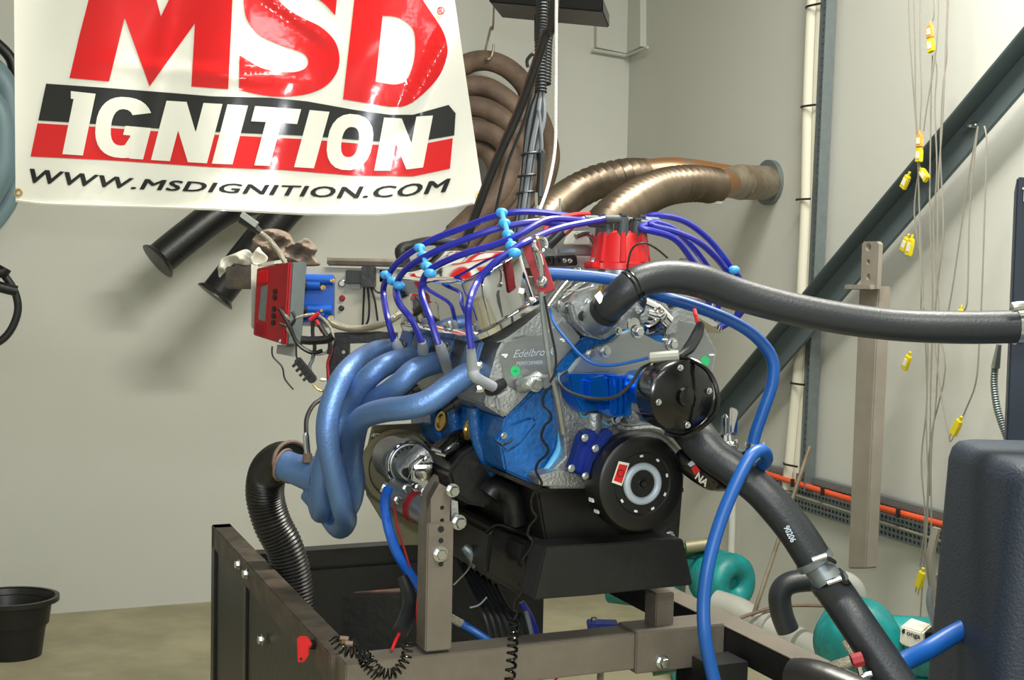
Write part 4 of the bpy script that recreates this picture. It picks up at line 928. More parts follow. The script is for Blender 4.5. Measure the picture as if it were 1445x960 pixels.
# engine mount
em = G().prism(fp([(632, 668), (652, 640), (672, 628), (712, 640), (706, 664), (698, 700), (690, 718), (660, 712), (642, 700)], .22), B*.14).build('engine_mount', mblack, eng, bev=.006)
G().tube([F(622, 642, .26), F(640, 628, .26), F(652, 622, .27), F(660, 636, .28)], [.012, .018, .02, .022], 14).build('mount_bush', mblackg, em)
G().box(F(697, 641, .215), U*.007, B*.004, Z*.005).build('mount_nut', mpan, em)
for x, y in ((618, 640), (612, 634)): G().tube([F(x-3, y-1, .24), F(x+10, y+3, .24)], .003, 8).build('mount_stud', mbolt, em)
G().tube(fp([(690, 700), (700, 690), (720, 700), (728, 740)], .2), .02, 12).build('mount_bracket', mblack, em)
# left exhaust header
HPT = [
 [(562, 492, 2.40), (550, 493, 2.36), (528, 497, 2.31), (505, 510, 2.24), (484, 532, 2.18), (470, 562, 2.15), (462, 597, 2.13), (464, 635, 2.13), (474, 678, 2.14), (483, 715, 2.16), (488, 735, 2.2), (478, 745, 2.26), (460, 722, 2.31), (437, 695, 2.34)],
 [(604, 502, 2.32), (580, 505, 2.27), (552, 512, 2.2), (528, 526, 2.17), (508, 548, 2.18), (488, 580, 2.2), (468, 622, 2.2), (456, 660, 2.2), (453, 695, 2.21), (455, 716, 2.23), (452, 722, 2.28), (444, 690, 2.33)],
 [(640, 508, 2.24), (612, 513, 2.18), (585, 523, 2.13), (566, 540, 2.12), (545, 556, 2.15), (520, 572, 2.2), (505, 600, 2.24), (497, 640, 2.27), (490, 690, 2.29), (480, 725, 2.31), (462, 715, 2.34), (440, 685, 2.36)],
 [(688, 520, 2.10), (662, 527, 2.05), (635, 545, 2.02), (608, 565, 2.0), (578, 575, 2.0), (545, 579, 2.03), (515, 588, 2.08), (500, 606, 2.15), (495, 640, 2.22), (500, 680, 2.26), (494, 712, 2.29), (478, 728, 2.33), (455, 705, 2.36)]]
header = G().tube(Pn([(452, 672, 2.33), (436, 668, 2.34), (416, 662, 2.35), (400, 656, 2.36)]), [.035, .032, .028, .028], 22).build('exhaust_header', mhead, eng, 'blue-grey coated tubular exhaust header of the near bank')
for hp in HPT: G().tube(Pn(hp), .0192, 18).build('primary_tube', mhead, header)
for b in (.52, .42, .31, .18):
    G().prism([W(-.225, b-.03, .165), W(-.225, b+.03, .165), W(-.21, b+.03, .215), W(-.21, b-.03, .215)], -U*.008).build('port_flange', mhead, header, bev=.003)
for x, y in ((571, 487), (633, 490), (678, 516), (680, 549)): G().bolt(S(x, y, -.23), -U, .006, .008).build('flange_bolt', mbolt, header)
G().torus(P(400, 656, 2.36), (P(400, 656, 2.36)-P(416, 662, 2.35)), .029, .003, 26, 6).build('collector_lip', mrust, header)
G().tube(Pn([(434, 652, 2.32), (434, 640, 2.32)]), [.010, .008], 10).build('sensor_bung', mrust, header)
G().tube(Pn([(434, 642, 2.32), (432, 618, 2.32), (432, 610, 2.32)]), [.006, .006, .004], 10).build('oxygen_sensor', mbolt, header)
# dipstick with chrome handle
dk = G().tube(Pn([(764, 412, 1.95), (766, 440, 1.95), (770, 475, 1.95), (776, 520, 1.95), (786, 560, 1.96), (795, 612, 1.98)]), .0044, 10).build('dipstick_tube', mmach, eng, 'thin steel dipstick tube with chrome ring handle')
G().ball(P(765, 398, 1.95), .0085, (1, 1, 1.1)).build('dipstick_cap', mchrome, dk)
G().tube(Pn([(765, 395, 1.95), (763, 370, 1.95), (757, 352, 1.95)]), .0045, 10).build('handle_stem', mchrome, dk)
G().torus(P(762, 345, 1.95), V((.5, -1, .1)), .0105, .0035, 24, 8).build('handle_ring', mchrome, dk)
G().tube(Pn([(768, 418, 1.94), (776, 460, 1.94), (784, 500, 1.94), (783, 525, 1.94), (776, 540, 1.94)]), .002, 7).build('locking_wire', mpan, dk)
# red plate
rp = G().prism([P(733, 338, 1.985), P(755, 331, 1.985), P(783, 409, 1.985), P(761, 418, 1.985)], V((.002, .006, 0))).build('red_bracket', mdred, eng, 'dark red flat plate bolted beside the valve cover', bev=.001)
G().prism([P(747, 334, 1.983), P(752, 331, 1.983), P(766, 368, 1.983), P(760, 384, 1.983)], V((0, .002, 0))).build('black_pad', mpan, rp)
# mechanical fuel pump (black) and chrome regulator
fpump = G().tube(Pn([(958, 640, 2.03), (976, 655, 2.02), (1006, 675, 2.02), (1040, 684, 2.03)]), [.012, .021, .021, .010], 16).build('fuel_pump', mblackg, eng, 'black fuel pump with red and white decal')
G().prism([P(975, 660, 1.992), P(982, 656, 1.992), P(988, 665, 1.993), P(980, 670, 1.993)], V((0, -.002, 0))).build('red_decal', mred, fpump)
G().prism([P(970, 655, 1.992), P(976, 650, 1.992), P(981, 655, 1.992), P(974, 659, 1.992)], V((0, -.002, 0))).build('blue_decal', mwring, fpump)
text_on('NA', P(983, 670, 1.990)-Z*.006-V((.003, 0, 0)), (P(1000, 684, 1.990)-P(983, 670, 1.990))*.9, Z*.010+V((.006, 0, 0)), mlabel, fpump, 'decal_lettering', .03)
G().tube(Pn([(955, 642, 2.03), (962, 654, 2.02)]), .008, 10).build('pump_fitting', mbolt, fpump)
rg_ = G().lathe(P(1022, 632, 2.1), Z, [(.014, -.012), (.02, -.010), (.024, 0), (.024, .006), (.014, .012), (.012, .022), (.006, .024), (.006, .05), (.002, .055)], 24).build('pressure_regulator', mchrome, eng, 'chrome fuel pressure regulator behind the lower hose')
for k in range(6):
    a = R(60*k+20); G().bolt(P(1022, 632, 2.1)+V((math.cos(a), math.sin(a), 0))*.021+Z*.006, Z, .003, .006).build('cover_screw', mbolt, rg_)
G().box(P(1035, 595, 2.12), V((.006, 0, -.002)), V((0, .006, 0)), Z*.022).build('chrome_block', mchrome, rg_, bev=.002)
G().tube(Pn([(1030, 642, 2.1), (1045, 648, 2.08), (1056, 648, 2.06)]), .009, 12).build('blue_fitting', manod, rg_)
G().tube(Pn([(1040, 640, 2.09), (1052, 645, 2.07)]), .011, 12).build('fitting_nut', mcable, rg_)

# ================================================================== HOSES
def Ph(l): return [P(*a) for a in l]
rh = thing('radiator_hose', P(870, 430, 2.0), 'thick dark grey upper hose arching from the thermostat housing to the right edge', 'hose')
uh = Ph([(850, 443, 1.98), (866, 427, 1.96), (884, 409, 1.95), (905, 396, 1.955), (940, 390, 1.97), (985, 396, 1.99), (1040, 415, 2.01), (1137, 440, 2.02), (1245, 457, 2.03), (1350, 462, 2.03), (1445, 461, 2.03), (1600, 458, 2.03)])
G().tube(uh, [.0235, .024, .0245, .0245, .0255, .0265, .0262, .0255, .0252, .0262, .0262, .0262], 26, 8).build('hose_body', mhose, rh)
d = (uh[1]-uh[0]).normalized(); G().tube([uh[0]+d*.004, uh[0]+d*.014], .0262, 26).build('hose_clamp', mblack, rh)
G().box(uh[0]+d*.01+V((-.012, -.02, .02)), V((.004, 0, .004)), V((0, .008, 0)), V((-.004, 0, .006))).build('clamp_screw', mbolt, rh)
for k in (.3, .55): 
    p_ = uh[2].lerp(uh[3], k); dd = (uh[3]-uh[2]).normalized(); G().torus(p_, dd, .0252, .0022, 28, 6).build('ribbed_ring', mblackg, rh)
G().tube([P(1432, 461, 2.03), P(1440, 461, 2.03)], .0285, 26).build('end_clamp', mbolt, rh)
G().tube(Ph([(1428, 434, 2.0), (1440, 432, 2.0), (1460, 432, 2.0)]), .008, 10).build('clamp_screw', mbolt, rh)
lh = thing('lower_radiator_hose', P(1200, 860, 1.95), 'thick dark grey lower hose running down right from under the water pump', 'hose')
l1 = Ph([(950, 585, 2.03), (970, 600, 2.01), (989, 624, 1.98), (1008, 643, 1.965), (1036, 663, 1.95), (1068, 688, 1.94), (1092, 712, 1.93), (1123, 750, 1.92), (1153, 797, 1.91)])
G().tube(l1, [.030, .031, .030, .0275, .0265, .0265, .027, .0275, .0275], 26, 8).build('hose_body', mhose, lh)
l2 = Ph([(1166, 818, 1.90), (1185, 845, 1.90), (1210, 882, 1.88), (1243, 930, 1.86), (1290, 1000, 1.83)])
G().tube(l2, .0275, 26, 8).build('hose_body', mhose, lh)
G().tube([l1[-1], P(1170, 822, 1.9)], .0225, 26).build('joining_pipe', mgalv, lh)
for k, (x, y) in enumerate(((1150, 792), (1171, 824))):
    c = P(x, y, 1.905); dd = (P(1171, 824, 1.9)-P(1150, 792, 1.905)).normalized()
    G().tube([c-dd*.005, c+dd*.005], .0292, 30).build('hose_clamp', mgalv, lh)
    a_, b_ = P(x-4, y+3-4, 1.872), P(x+16, y-8, 1.872)
    G().tube([a_, b_], .0042, 8).build('clamp_screw', mbolt, lh)
    e_ = P(x+22, y-4, 1.885); G().prism([b_, b_+V((.01, 0, -.004)), e_+V((.012, .01, -.006)), e_], V((0, 0, -.006))).build('clamp_tail', mpan, lh, bev=.001)
v3 = (P(1118, 765, 1.88)-P(1107, 743, 1.885)); d3 = v3.normalized(); s3 = d3.cross(V((0, 1, 0))).normalized()
text_on('90206', P(1106.5, 746, 1.888)+V((0, .0065, 0)), v3+V((0, .001, 0)), -s3*.0095 if s3.z < 0 else s3*.0095, mwring, lh, 'part_number', .02)
fh = Ph([(768, 386, 2.03), (790, 387, 2.03), (830, 390, 2.03), (870, 396, 2.035), (905, 408, 2.04), (940, 420, 2.05), (985, 434, 2.05), (1030, 452, 2.05), (1065, 474, 2.05), (1089, 505, 2.05), (1090, 540, 2.05), (1077, 580, 2.05), (1066, 612, 2.05), (1060, 640, 2.05)])
b1 = thing('fuel_hose', fh[-1], 'blue rubber hose running from below the red distributor cap round to the chrome fitting', 'hose')
G().tube(fh, .0098, 14, 8).build('hose_body', mbhose, b1)
G().tube(Ph([(1062, 626, 2.05), (1061, 632, 2.05)]), .0118, 14).build('hose_clamp', mbolt, b1)
G().tube(Ph([(1061, 634, 2.05), (1058, 648, 2.05)]), .0078, 12).build('hose_barb', manod, b1)
b2 = thing('fuel_hose', P(1000, 950, 1.8), 'long blue rubber hose looping down in front of the stand rail to the lower edge', 'hose')
G().tube(Ph([(1072, 660, 1.95), (1082, 648, 1.93), (1076, 636, 1.9), (1060, 644, 1.88), (1040, 680, 1.86), (1017, 735, 1.84), (1000, 795, 1.82), (993, 850, 1.81), (995, 900, 1.8), (1005, 950, 1.8), (1020, 1010, 1.8)]), .0098, 14, 8).build('hose_body', mbhose, b2)
G().bolt(P(1076, 630, 1.9), Z, .003, .005).build('clamp_screw', mbolt, b2)
G().tube(Ph([(1390, 876, 2.0), (1350, 893, 1.98), (1306, 919, 1.95), (1270, 938, 1.9), (1235, 972, 1.86), (1200, 1020, 1.84)]), .0150, 14, 8).build('fuel_hose', mbhose, None, 'blue hose coming out behind the dark tank at the bottom right', 'hose')
# exhaust flex hose at left of the stand
ef = Ph([(412, 652, 2.42), (394, 652, 2.46), (378, 668, 2.5), (374, 700, 2.52), (384, 738, 2.53), (402, 775, 2.54), (415, 830, 2.55), (420, 900, 2.55)])
eh = thing('exhaust_outlet_hose', ef[-1], 'dark corrugated exhaust hose curving down from the header collector behind the stand', 'hose')
G().corr(ef, .037, .0075, .035, 22).build('hose_body', mpan, eh)
G().torus(ef[0], ef[0]-ef[1], .038, .004, 28, 8).build('end_ring', mrust, eh)
# oxygen sensor lead
G().tube(Ph([(432, 612, 2.32), (433, 590, 2.34), (442, 572, 2.36), (455, 562, 2.38), (464, 548, 2.4)]), .0042, 8).build('sensor_cable', mcable, None, 'black sensor cable rising from the header collector', 'cable')

# ================================================================== TEST STAND
zr = .795
sd = thing('engine_stand', V((O.x-.1, O.y+.5, 0)), 'steel engine test stand of square tube carrying the engine', 'stand')
def bx(name, u0, u1, b0, b1, z0, z1, m, bev=.002, par=sd, lab=None):
    return G().box(W((u0+u1)/2, (b0+b1)/2, 0)-Z*O.z+Z*(z0+z1)/2, U*(u1-u0)/2, B*(b1-b0)/2, Z*(z1-z0)/2).build(name, m, par, lab, bev=bev)
bx('front_rail', -.448, .20, .095, .150, zr-.060, zr, msteel)
rs = bx('rail_sleeve', .045, .215, .088, .157, zr-.066, zr+.004, msteel)
G().bolt(F(934, 934, .088), -B, .009, .01).build('sleeve_bolt', mbolt, rs)
lr = bx('left_rail', -.458, -.415, .150, 1.19, zr-.05, zr, mbrown)
rr2 = bx('right_rail', .215, .265, -.7, .75, zr-.05, zr-.002, mblack)
bx('rail_top', .215, .265, -.7, .75, zr-.002, zr, msteel, 0, rr2)
bx('rear_rail', -.42, .22, .86, .905, zr-.05, zr, mblack)
bx('front_leg', -.448, -.405, .10, .145, 0, zr-.06, mblack)
bx('front_leg', .155, .2, .105, .145, 0, zr-.06, mblack)
bx('rear_leg', -.458, -.415, 1.15, 1.19, 0, zr, mblack)
bx('rear_leg', .19, .23, .86, .9, 0, zr-.05, mblack)
sp1 = bx('side_panel', -.452, -.446, .16, 1.16, .05, zr-.05, mblack, .001)
bx('panel_stiffener', -.457, -.452, .80, .83, .05, zr-.05, mpan, .001, sp1)
for x, y in ((338, 797), (349, 810), (371, 903)):
    G().bolt(S(x, y, -.459), -U, .008, .008).build('panel_bolt', mbolt, sd)
bx('back_panel', -.415, .19, .845, .85, .18, zr-.04, mblack, .001)
bx('dark_infill_plate', -.44, .02, .2, .84, .38, .39, mblack, .001)  # black plate added to make the gloom inside the stand
# uprights carrying the mounts
def upright(x0, x1, xl, yb, yt, b, nm, top=True):
    fpts = [F(x0, yt, b), F(x1, yt, b), F(x1, yb, b), F(x0, yb, b)]
    return fpts
s1 = F(600, 921, .095)
ul = (F(637, 921, .095)-s1).length
up1 = G().prism([s1, s1+U*ul, s1+U*ul+Z*(F(637, 737, .095).z-s1.z), s1+Z*(F(637, 737, .095).z-s1.z)], B*.045).build('upright', msteel, sd, bev=.002)
# inner drilled adjuster
yb0 = F(615, 740, .1); 
A_ = [(608, 742), (608, 704), (620, 682), (634, 690), (636, 700), (634, 742)]
hol = [circ(F(624, y, .099), U, Z, .0035, 12) for y in (717, 735)]
holed([F(x, y, .099) for x, y in A_], hol, B*.034, 'drilled_adjuster', msteel, sd)
G().prism([F(598, 742, .104), F(608, 742, .099), F(608, 704, .099), F(620, 682, .099), F(618, 672, .13), F(602, 696, .13)], B*.02).build('adjuster_side', msteel, sd)
for y, m_, r in ((747, mpan, .005), (763, mpan, .004), (796, mpan, .004)): G().cyl(F(622, y, .0952), -B, r, .0012, 14).build('bolt_hole', m_, up1)
G().bolt(F(621, 782, .095), -B, .009, .008).build('adjuster_bolt', mbolt, up1)
G().bolt(F(638, 692, .09), -B, .008, .012).build('mount_bolt', mbolt, sd)
G().bolt(F(647, 737, .10), -B, .009, .012).build('mount_bolt', mbolt, sd)
G().bolt(F(605, 660, .15), -U, .006, .02).build('mount_bolt', mbolt, sd)
G().prism(fp([(637, 706), (646, 708), (648, 745), (637, 742)], .11), B*.05).build('gusset', malu, sd)
s2 = F(925, 888, .11); u2 = .035
G().prism([s2, s2+U*u2, s2+U*u2+Z*.06, s2+Z*.06], B*.04).build('upright', msteel, sd, bev=.002)
s2 = F(940, 765, .13)
G().prism([s2, s2+U*.024, s2+U*.024+Z*.055, s2+Z*.035], B*.04).build('upright_top', msteel, sd, bev=.002)
G().bolt(F(944, 757, .12), -B, .007, .01).build('mount_bolt', mbolt, sd)
G().box(H(1020, 905, .30)*0+W(.17, .03, 0)-Z*O.z+Z*.40, U*.035, B*.03, Z*.36).build('support_foot', mblack, sd)
# isolator key
rk = thing('isolator_key', S(428, 930, -.47), 'red plastic battery isolator key on the black left side of the stand', 'switch')
Yk = S(428, 915, -.478).y
kp = [P(x, y, Yk) for x, y in ((419, 903), (422, 899), (434, 900), (436, 905), (440, 907), (440, 912), (436, 914), (435, 926), (429, 935), (420, 936))]
G().prism(kp, V((0, .008, 0))).build('key_handle', mred, rk, bev=.0015)
G().tube([P(436, 910, Yk+.004), P(446, 909, Yk+.02)], [.007, .010], 14).build('switch_body', mpan, rk)
G().cyl(P(425, 930, Yk-.0002), V((0, -1, 0)), .0022, .001, 10).build('key_hole', mpan, rk)
# battery box in the stand
bb = thing('battery_box', W(-.2, .6, -.6), 'black box with rusty top standing inside the engine stand', 'box')
zb = .70
a = [H(447, 840, zb), H(640, 838, zb), H(640, 815, zb), H(425, 820, zb)]
G().prism(a, -Z*.30).build('case', mblack, bb, bev=.004)
lid = mat('rusty_lid', '6a4a33', .6, .1, hex2='3c3a38', vs=16)
cc = sum(a, V())/4
G().prism([cc+(p-cc)*.9 for p in a], Z*.004).build('lid', lid, bb, bev=.001)
# wiring around the stand
def loose(nm, pts, r, m_, lab, cat, seg=8, group=None): return G().tube(Ph(pts), r, seg).build(nm, m_, None, lab, cat, group)
loose('starter_cable', [(548, 690, 2.16), (543, 710, 2.14), (548, 745, 2.12), (560, 780, 2.12), (575, 805, 2.13), (592, 830, 2.15), (600, 842, 2.16)], .0085, mcoil, 'thick dark blue starter cable curving down behind the steel upright', 'cable', 10)
loose('loose_wire', [(556, 700, 2.13), (560, 740, 2.12), (572, 780, 2.12), (578, 800, 2.12)], .002, mdred, 'thin red wire following the starter cable', 'wire', 6, 'loose wires around the stand')
loose('loose_wire', [(590, 840, 2.05), (588, 870, 2.05), (592, 905, 2.05)], .002, mred, 'thin red wire hanging left of the steel upright', 'wire', 6, 'loose wires around the stand')
loose('cable_sleeve', [(568, 815, 2.1), (578, 845, 2.08), (575, 870, 2.05), (563, 895, 2.0)], [.009, .013, .014, .013], mcable, 'black corrugated cable sleeve hanging inside the stand', 'cable', 12)
loose('loose_wire', [(563, 895, 2.0), (558, 905, 1.98), (553, 918, 1.97)], .0025, mred, 'short red wire end below the black sleeve', 'wire', 6, 'loose wires around the stand')
loose('loose_wire', [(652, 775, 2.2), (664, 790, 2.18), (660, 805, 2.2), (640, 826, 2.2)], .0015, mbraid, 'thin pale wire behind the steel upright', 'wire', 6, 'loose wires around the stand')
loose('cable_elbow', [(654, 772, 2.2), (662, 780, 2.2), (672, 800, 2.2)], [.007, .010, .008], mgalv, 'grey metal cable elbow right of the steel upright', 'fitting', 10)
t = thing('short_blue_hose', P(680, 895, 2.15), 'short blue hose with braided end lying low inside the stand', 'hose')
G().tube(Ph([(650, 880, 2.15), (672, 893, 2.15), (695, 908, 2.14)]), .007, 12).build('hose_body', mbhose, t)
G().tube(Ph([(632, 870, 2.15), (652, 881, 2.15)]), .0075, 12).build('braided_end', mbraid, t)
loose('loose_cable', [(736, 850, 2.2), (750, 875, 2.2), (760, 905, 2.2)], .006, mwire, 'dark blue cable behind the curly lead', 'cable', 8, 'cables under the engine')
loose('loose_cable', [(742, 862, 2.18), (748, 885, 2.18), (752, 905, 2.18)], .004, mgcab, 'grey cable beside the dark blue one under the engine', 'cable', 8, 'cables under the engine')
for k in range(7):
    x0 = 645+k*9; loose('loose_cable', [(x0, 790+k*6, 2.3), (x0+18, 830+k*5, 2.25), (x0+40, 875, 2.2), (x0+50, 930, 2.2)], .0045, mcable, ['leftmost black cable in the dark tangle under the engine', 'second black cable from the left under the engine', 'third black cable from the left under the engine', 'middle black cable of the tangle under the engine', 'third black cable from the right under the engine', 'second black cable from the right under the engine', 'rightmost black cable in the tangle under the engine'][k], 'cable', 7, 'black cables tangled under the engine')
loose('zip_tie', [(663, 858, 2.12), (676, 854, 2.12), (687, 843, 2.12)], .0016, mgcab, 'pale grey cable tie tail under the engine', 'cable tie', 6)
# curly leads
cz = Ph([(470, 900, 1.86), (484, 918, 1.86), (508, 922, 1.86), (520, 930, 1.85), (535, 948, 1.85), (556, 950, 1.85), (572, 930, 1.86), (576, 908, 1.87)])
G().tube(coil(cz, 0, .0075, 24), .0016, 5, 1).build('coiled_lead', mblackg, None, 'black coiled lead draped over the left end of the front rail', 'cable')
g = Ph([(496, 905, 1.9), (510, 925, 1.88), (514, 938, 1.87), (530, 955, 1.87)]); G().tube(coil(g, 0, .006, 12), .0016, 5, 1).build('coiled_lead', mblackg, None, 'shorter black coiled lead beside the brass-tipped ends', 'cable')
t = thing('wire_terminals', P(492, 907, 1.9), 'brass-brown wire terminals lying on the rail corner', 'connector')
G().tube(Ph([(480, 901, 1.9), (492, 902, 1.9)]), .004, 8).build('terminal', mrust, t); G().tube(Ph([(486, 908, 1.88), (498, 909, 1.88)]), .004, 8).build('terminal', mrust, t)
G().tube(Ph([(482, 908, 1.87), (486, 906, 1.87)]), .0045, 8).build('sleeve', mbrass, t)
cur = [(779, 545), (768, 556), (766, 570), (776, 582), (777, 592), (768, 602), (764, 618), (773, 632), (771, 642), (760, 652), (756, 664), (763, 678), (764, 684), (755, 694), (750, 706), (752, 722), (757, 730), (748, 742), (745, 755), (752, 766), (746, 778), (738, 790), (741, 802), (736, 812), (731, 824), (736, 836), (728, 846), (726, 858), (730, 866), (724, 876)]
G().tube([P(x, y, 1.90+.0*y) for x, y in cur], .002, 7, 4).build('crinkled_lead', mblackg, None, 'crinkled black lead hanging in front of the blue block', 'cable')
G().tube(coil(Ph([(724, 876, 1.9), (724, 900, 1.9), (722, 930, 1.9), (719, 965, 1.9)]), 0, .007, 9), .0024, 6, 1).build('coiled_lead', mblackg, None, 'coiled end of the crinkled lead hanging over the front rail', 'cable')
# bits under the rail
loose('braided_line', [(852, 930, 2.2), (848, 945, 2.2), (846, 975, 2.2)], .006, mbraid, 'braided line standing under the middle of the front rail', 'hose', 10)
loose('loose_wire', [(780, 965, 2.1), (790, 952, 2.1), (797, 945, 2.1)], .002, mred, 'thin red wire under the front rail', 'wire', 6, 'loose wires around the stand')
t = thing('valve_fitting', P(838, 885, 2.5), 'small silver and blue valve fitting beyond the front rail', 'fitting')
G().cyl(P(838, 892, 2.5), Z, .012, .012, 14).build('base', mbolt, t); G().cyl(P(838, 886, 2.5), Z, .006, .02, 10).build('stem', mbolt, t)
G().box(P(850, 882, 2.5), V((.03, 0, 0)), V((0, .02, 0)), Z*.006).build('blue_body', mnavy, t, bev=.002)
# braided line with red fitting, bottom right
t = thing('braided_line', P(1180, 940, 1.85), 'braided steel line with a red fitting in front of the right rail', 'hose')
G().tube(Ph([(1150, 955, 1.86), (1175, 942, 1.85), (1202, 933, 1.84)]), .0085, 12).build('hose_body', mbraid, t)
G().tube(Ph([(1202, 934, 1.84), (1217, 930, 1.84)]), .011, 8).build('red_nut', mdred, t)
G().tube(Ph([(1190, 905, 1.86), (1204, 928, 1.85)]), .004, 8).build('side_tube', mbraid, t)
G().tube(Ph([(1212, 940, 1.84), (1216, 955, 1.84)]), .004, 8).build('tail_tube', mbolt, t)
G().tube(Ph([(1206, 966, 1.8), (1218, 955, 1.8), (1230, 951, 1.8)]), .004, 8).build('ring_clamp', mbolt, t)
G().tube(Ph([(1122, 960, 1.75), (1160, 966, 1.72), (1260, 1010, 1.65)]), .030, 24).build('grey_cylinder', mpan, None, 'end of a big dark grey cylinder at the lower edge', 'cylinder')
# ================================================================== PUMPS ON THE FLOOR
def pump(cx, cy, Y, s, lab, mirror=1):
    t = thing('water_pump', V((P(cx, cy, Y).x, Y, 0)), lab, 'pump', 'teal water pumps on the floor')
    return t
Yp = 4.3
p1 = pump(1020, 820, Yp, 1, 'left teal pump seen between the blue hose and the stand rail')
c1 = P(1020, 820, Yp)
G().lathe(c1, V((.55, -.8, 0)), [(.05, -.09), (.085, -.08), (.10, -.05), (.10, .0), (.085, .03), (.05, .045)], 30).build('volute', mteal, p1)
G().torus(c1+V((.02, -.03, 0)), V((.55, -.8, 0)), .06, .042, 28, 12).build('casing_ring', mteal, p1)
G().prism([P(955, 782, Yp+.05), P(1035, 792, Yp), P(1035, 815, Yp), P(950, 830, Yp+.05)], V((.02, .12, 0))).build('pump_head', mteal, p1, bev=.012)
G().cyl(P(960, 830, Yp+.1), V((-1, .4, 0)), .08, .25, 24).build('motor', mteal, p1)
G().box(V((c1.x-.06, Yp+.03, c1.z/2-.05)), V((.1, 0, 0)), V((0, .05, 0)), Z*(c1.z/2-.05)).build('pedestal', mteal, p1, bev=.01)
t = thing('floor_pipe', P(1050, 870, 4.1), 'grey plastic pipe running right from the left teal pump', 'pipe')
G().tube(Ph([(1010, 852, 4.15), (1040, 862, 4.1), (1068, 878, 4.05), (1120, 905, 3.95), (1165, 925, 3.85)]), .045, 20).build('pipe', mpvc, t)
for x, y, Y in ((1082, 882, 4.03), (1122, 907, 3.93)): G().tube(Ph([(x, y, Y), (x+8, y+4, Y-.02)]), .052, 22).build('coupling', mpvc, t)
G().tube(Ph([(998, 780, 4.35), (1005, 800, 4.35)]), .03, 14).build('riser', mpvc, p1)
G().tube(Ph([(930, 782, 4.35), (975, 775, 4.35), (1000, 768, 4.35)]), .025, 12).build('floor_hose', mgreenh, None, 'dark green hose joined behind the left teal pump', 'hose')
G().tube(Ph([(968, 772, 4.3), (998, 768, 4.3)]), .022, 12).build('brass_tap', mplate, None, 'dull brass fitting above the left teal pump', 'fitting')
wpipe = WR(1020, 700, .05)
G().tube([WR(1034, 690, .05), WR(1033, 745, .05), WR(1031, 800, .05)], .014, 12).build('wall_downpipe', mwall, None, 'narrow cream downpipe on the wall above the left teal pump', 'pipe')
t = thing('pipe_elbow', P(1100, 880, 3.6), 'dark grey rubber elbow hose behind the lower radiator hose', 'hose')
G().tube(Ph([(1112, 890, 3.6), (1103, 865, 3.6), (1101, 838, 3.6), (1115, 823, 3.6), (1150, 819, 3.6), (1185, 822, 3.6)]), .032, 18).build('elbow', mhose, t)
G().tube(Ph([(1180, 820, 3.6), (1200, 828, 3.6), (1208, 850, 3.6), (1208, 890, 3.6)]), .034, 18).build('pvc_bend', mpvc, t)
G().tube(Ph([(1045, 872, 4.0), (1100, 856, 4.0), (1165, 855, 4.0)]), .006, 8).build('brown_cable', mrust, None, 'thin reddish brown cable arching over the grey floor pipe', 'cable')
Yq = 3.4
p2 = pump(1250, 920, Yq, 1, 'right teal pump with a white terminal box, beside the dark tank')
c2 = P(1208, 905, Yq)
G().lathe(c2, V((-.35, -.9, 0)), [(.04, -.12), (.095, -.10), (.11, -.05), (.11, .03), (.095, .06), (.04, .09)], 32).build('volute', mteal, p2)
G().torus(c2+V((0, -.03, 0)), V((-.35, -.9, 0)), .072, .045, 28, 12).build('casing_ring', mteal, p2)
G().cyl(P(1240, 912, Yq+.05), V((1, -.15, 0)), .085, .28, 28).build('motor', mteal, p2)
G().prism([P(1228, 866, Yq), P(1250, 868, Yq), P(1252, 884, Yq), P(1228, 882, Yq)], V((0, .06, 0))).build('outlet', mteal, p2, bev=.004)
G().cyl(P(1230, 866, Yq+.03), Z, .014, .02, 14).build('outlet_cap', mcable, p2)
G().box(V((c2.x+.1, Yq+.03, (c2.z-.08)/2)), V((.15, 0, 0)), V((0, .06, 0)), Z*(c2.z-.08)/2).build('pedestal', mteal, p2, bev=.01)
bq = [P(1271, 883, Yq-.1), P(1302, 893, Yq-.12), P(1301, 922, Yq-.12), P(1269, 909, Yq-.1)]
ob = G().prism(bq, V((.05, .08, 0))).build('terminal_box', mlabel, p2, bev=.004)
text_on('onga', bq[0].lerp(bq[3], .46).lerp(bq[1].lerp(bq[2], .46), .28)+V((0, -.002, 0)), (bq[1]-bq[0])*.62, Z*.013, mtext, ob, 'lettering', .03)
G().cyl(bq[0].lerp(bq[3], .25).lerp(bq[1].lerp(bq[2], .25), .16), V((0, -1, 0)), .006, .001, 12).build('emblem', mtext, ob)
G().prism([P(1302, 893, Yq-.1), P(1330, 893, Yq-.1), P(1330, 905, Yq-.1), P(1302, 905, Yq-.1)], V((0, .05, 0))).build('cable_gland', mblack, p2)
G().tube([P(1320, 810, 3.3), P(1312, 850, 3.3), P(1325, 900, 3.3)], .010, 8).build('grey_lead', mgcab, None, 'grey cable beside the dark tank above the right pump', 'cable')
G().tube([P(1322, 745, 3.3), P(1313, 790, 3.3), P(1320, 850, 3.3)], .012, 8).build('grey_lead', mtc, None, 'pale grey cable hanging behind the edge of the dark tank', 'cable')
# hose clamp on floor cluster
loose('pipe_fitting', [(1020, 902, 2.25), (1036, 900, 2.25), (1052, 908, 2.25)], [.005, .009, .006, .008, .004], mbolt, 'small silver threaded fitting below the stand corner', 'fitting', 10)
loose('floor_hose', [(920, 945, 2.6), (975, 935, 2.6), (1030, 915, 2.6)], .014, mgreenh, 'green hose crossing low behind the front rail', 'hose', 10)
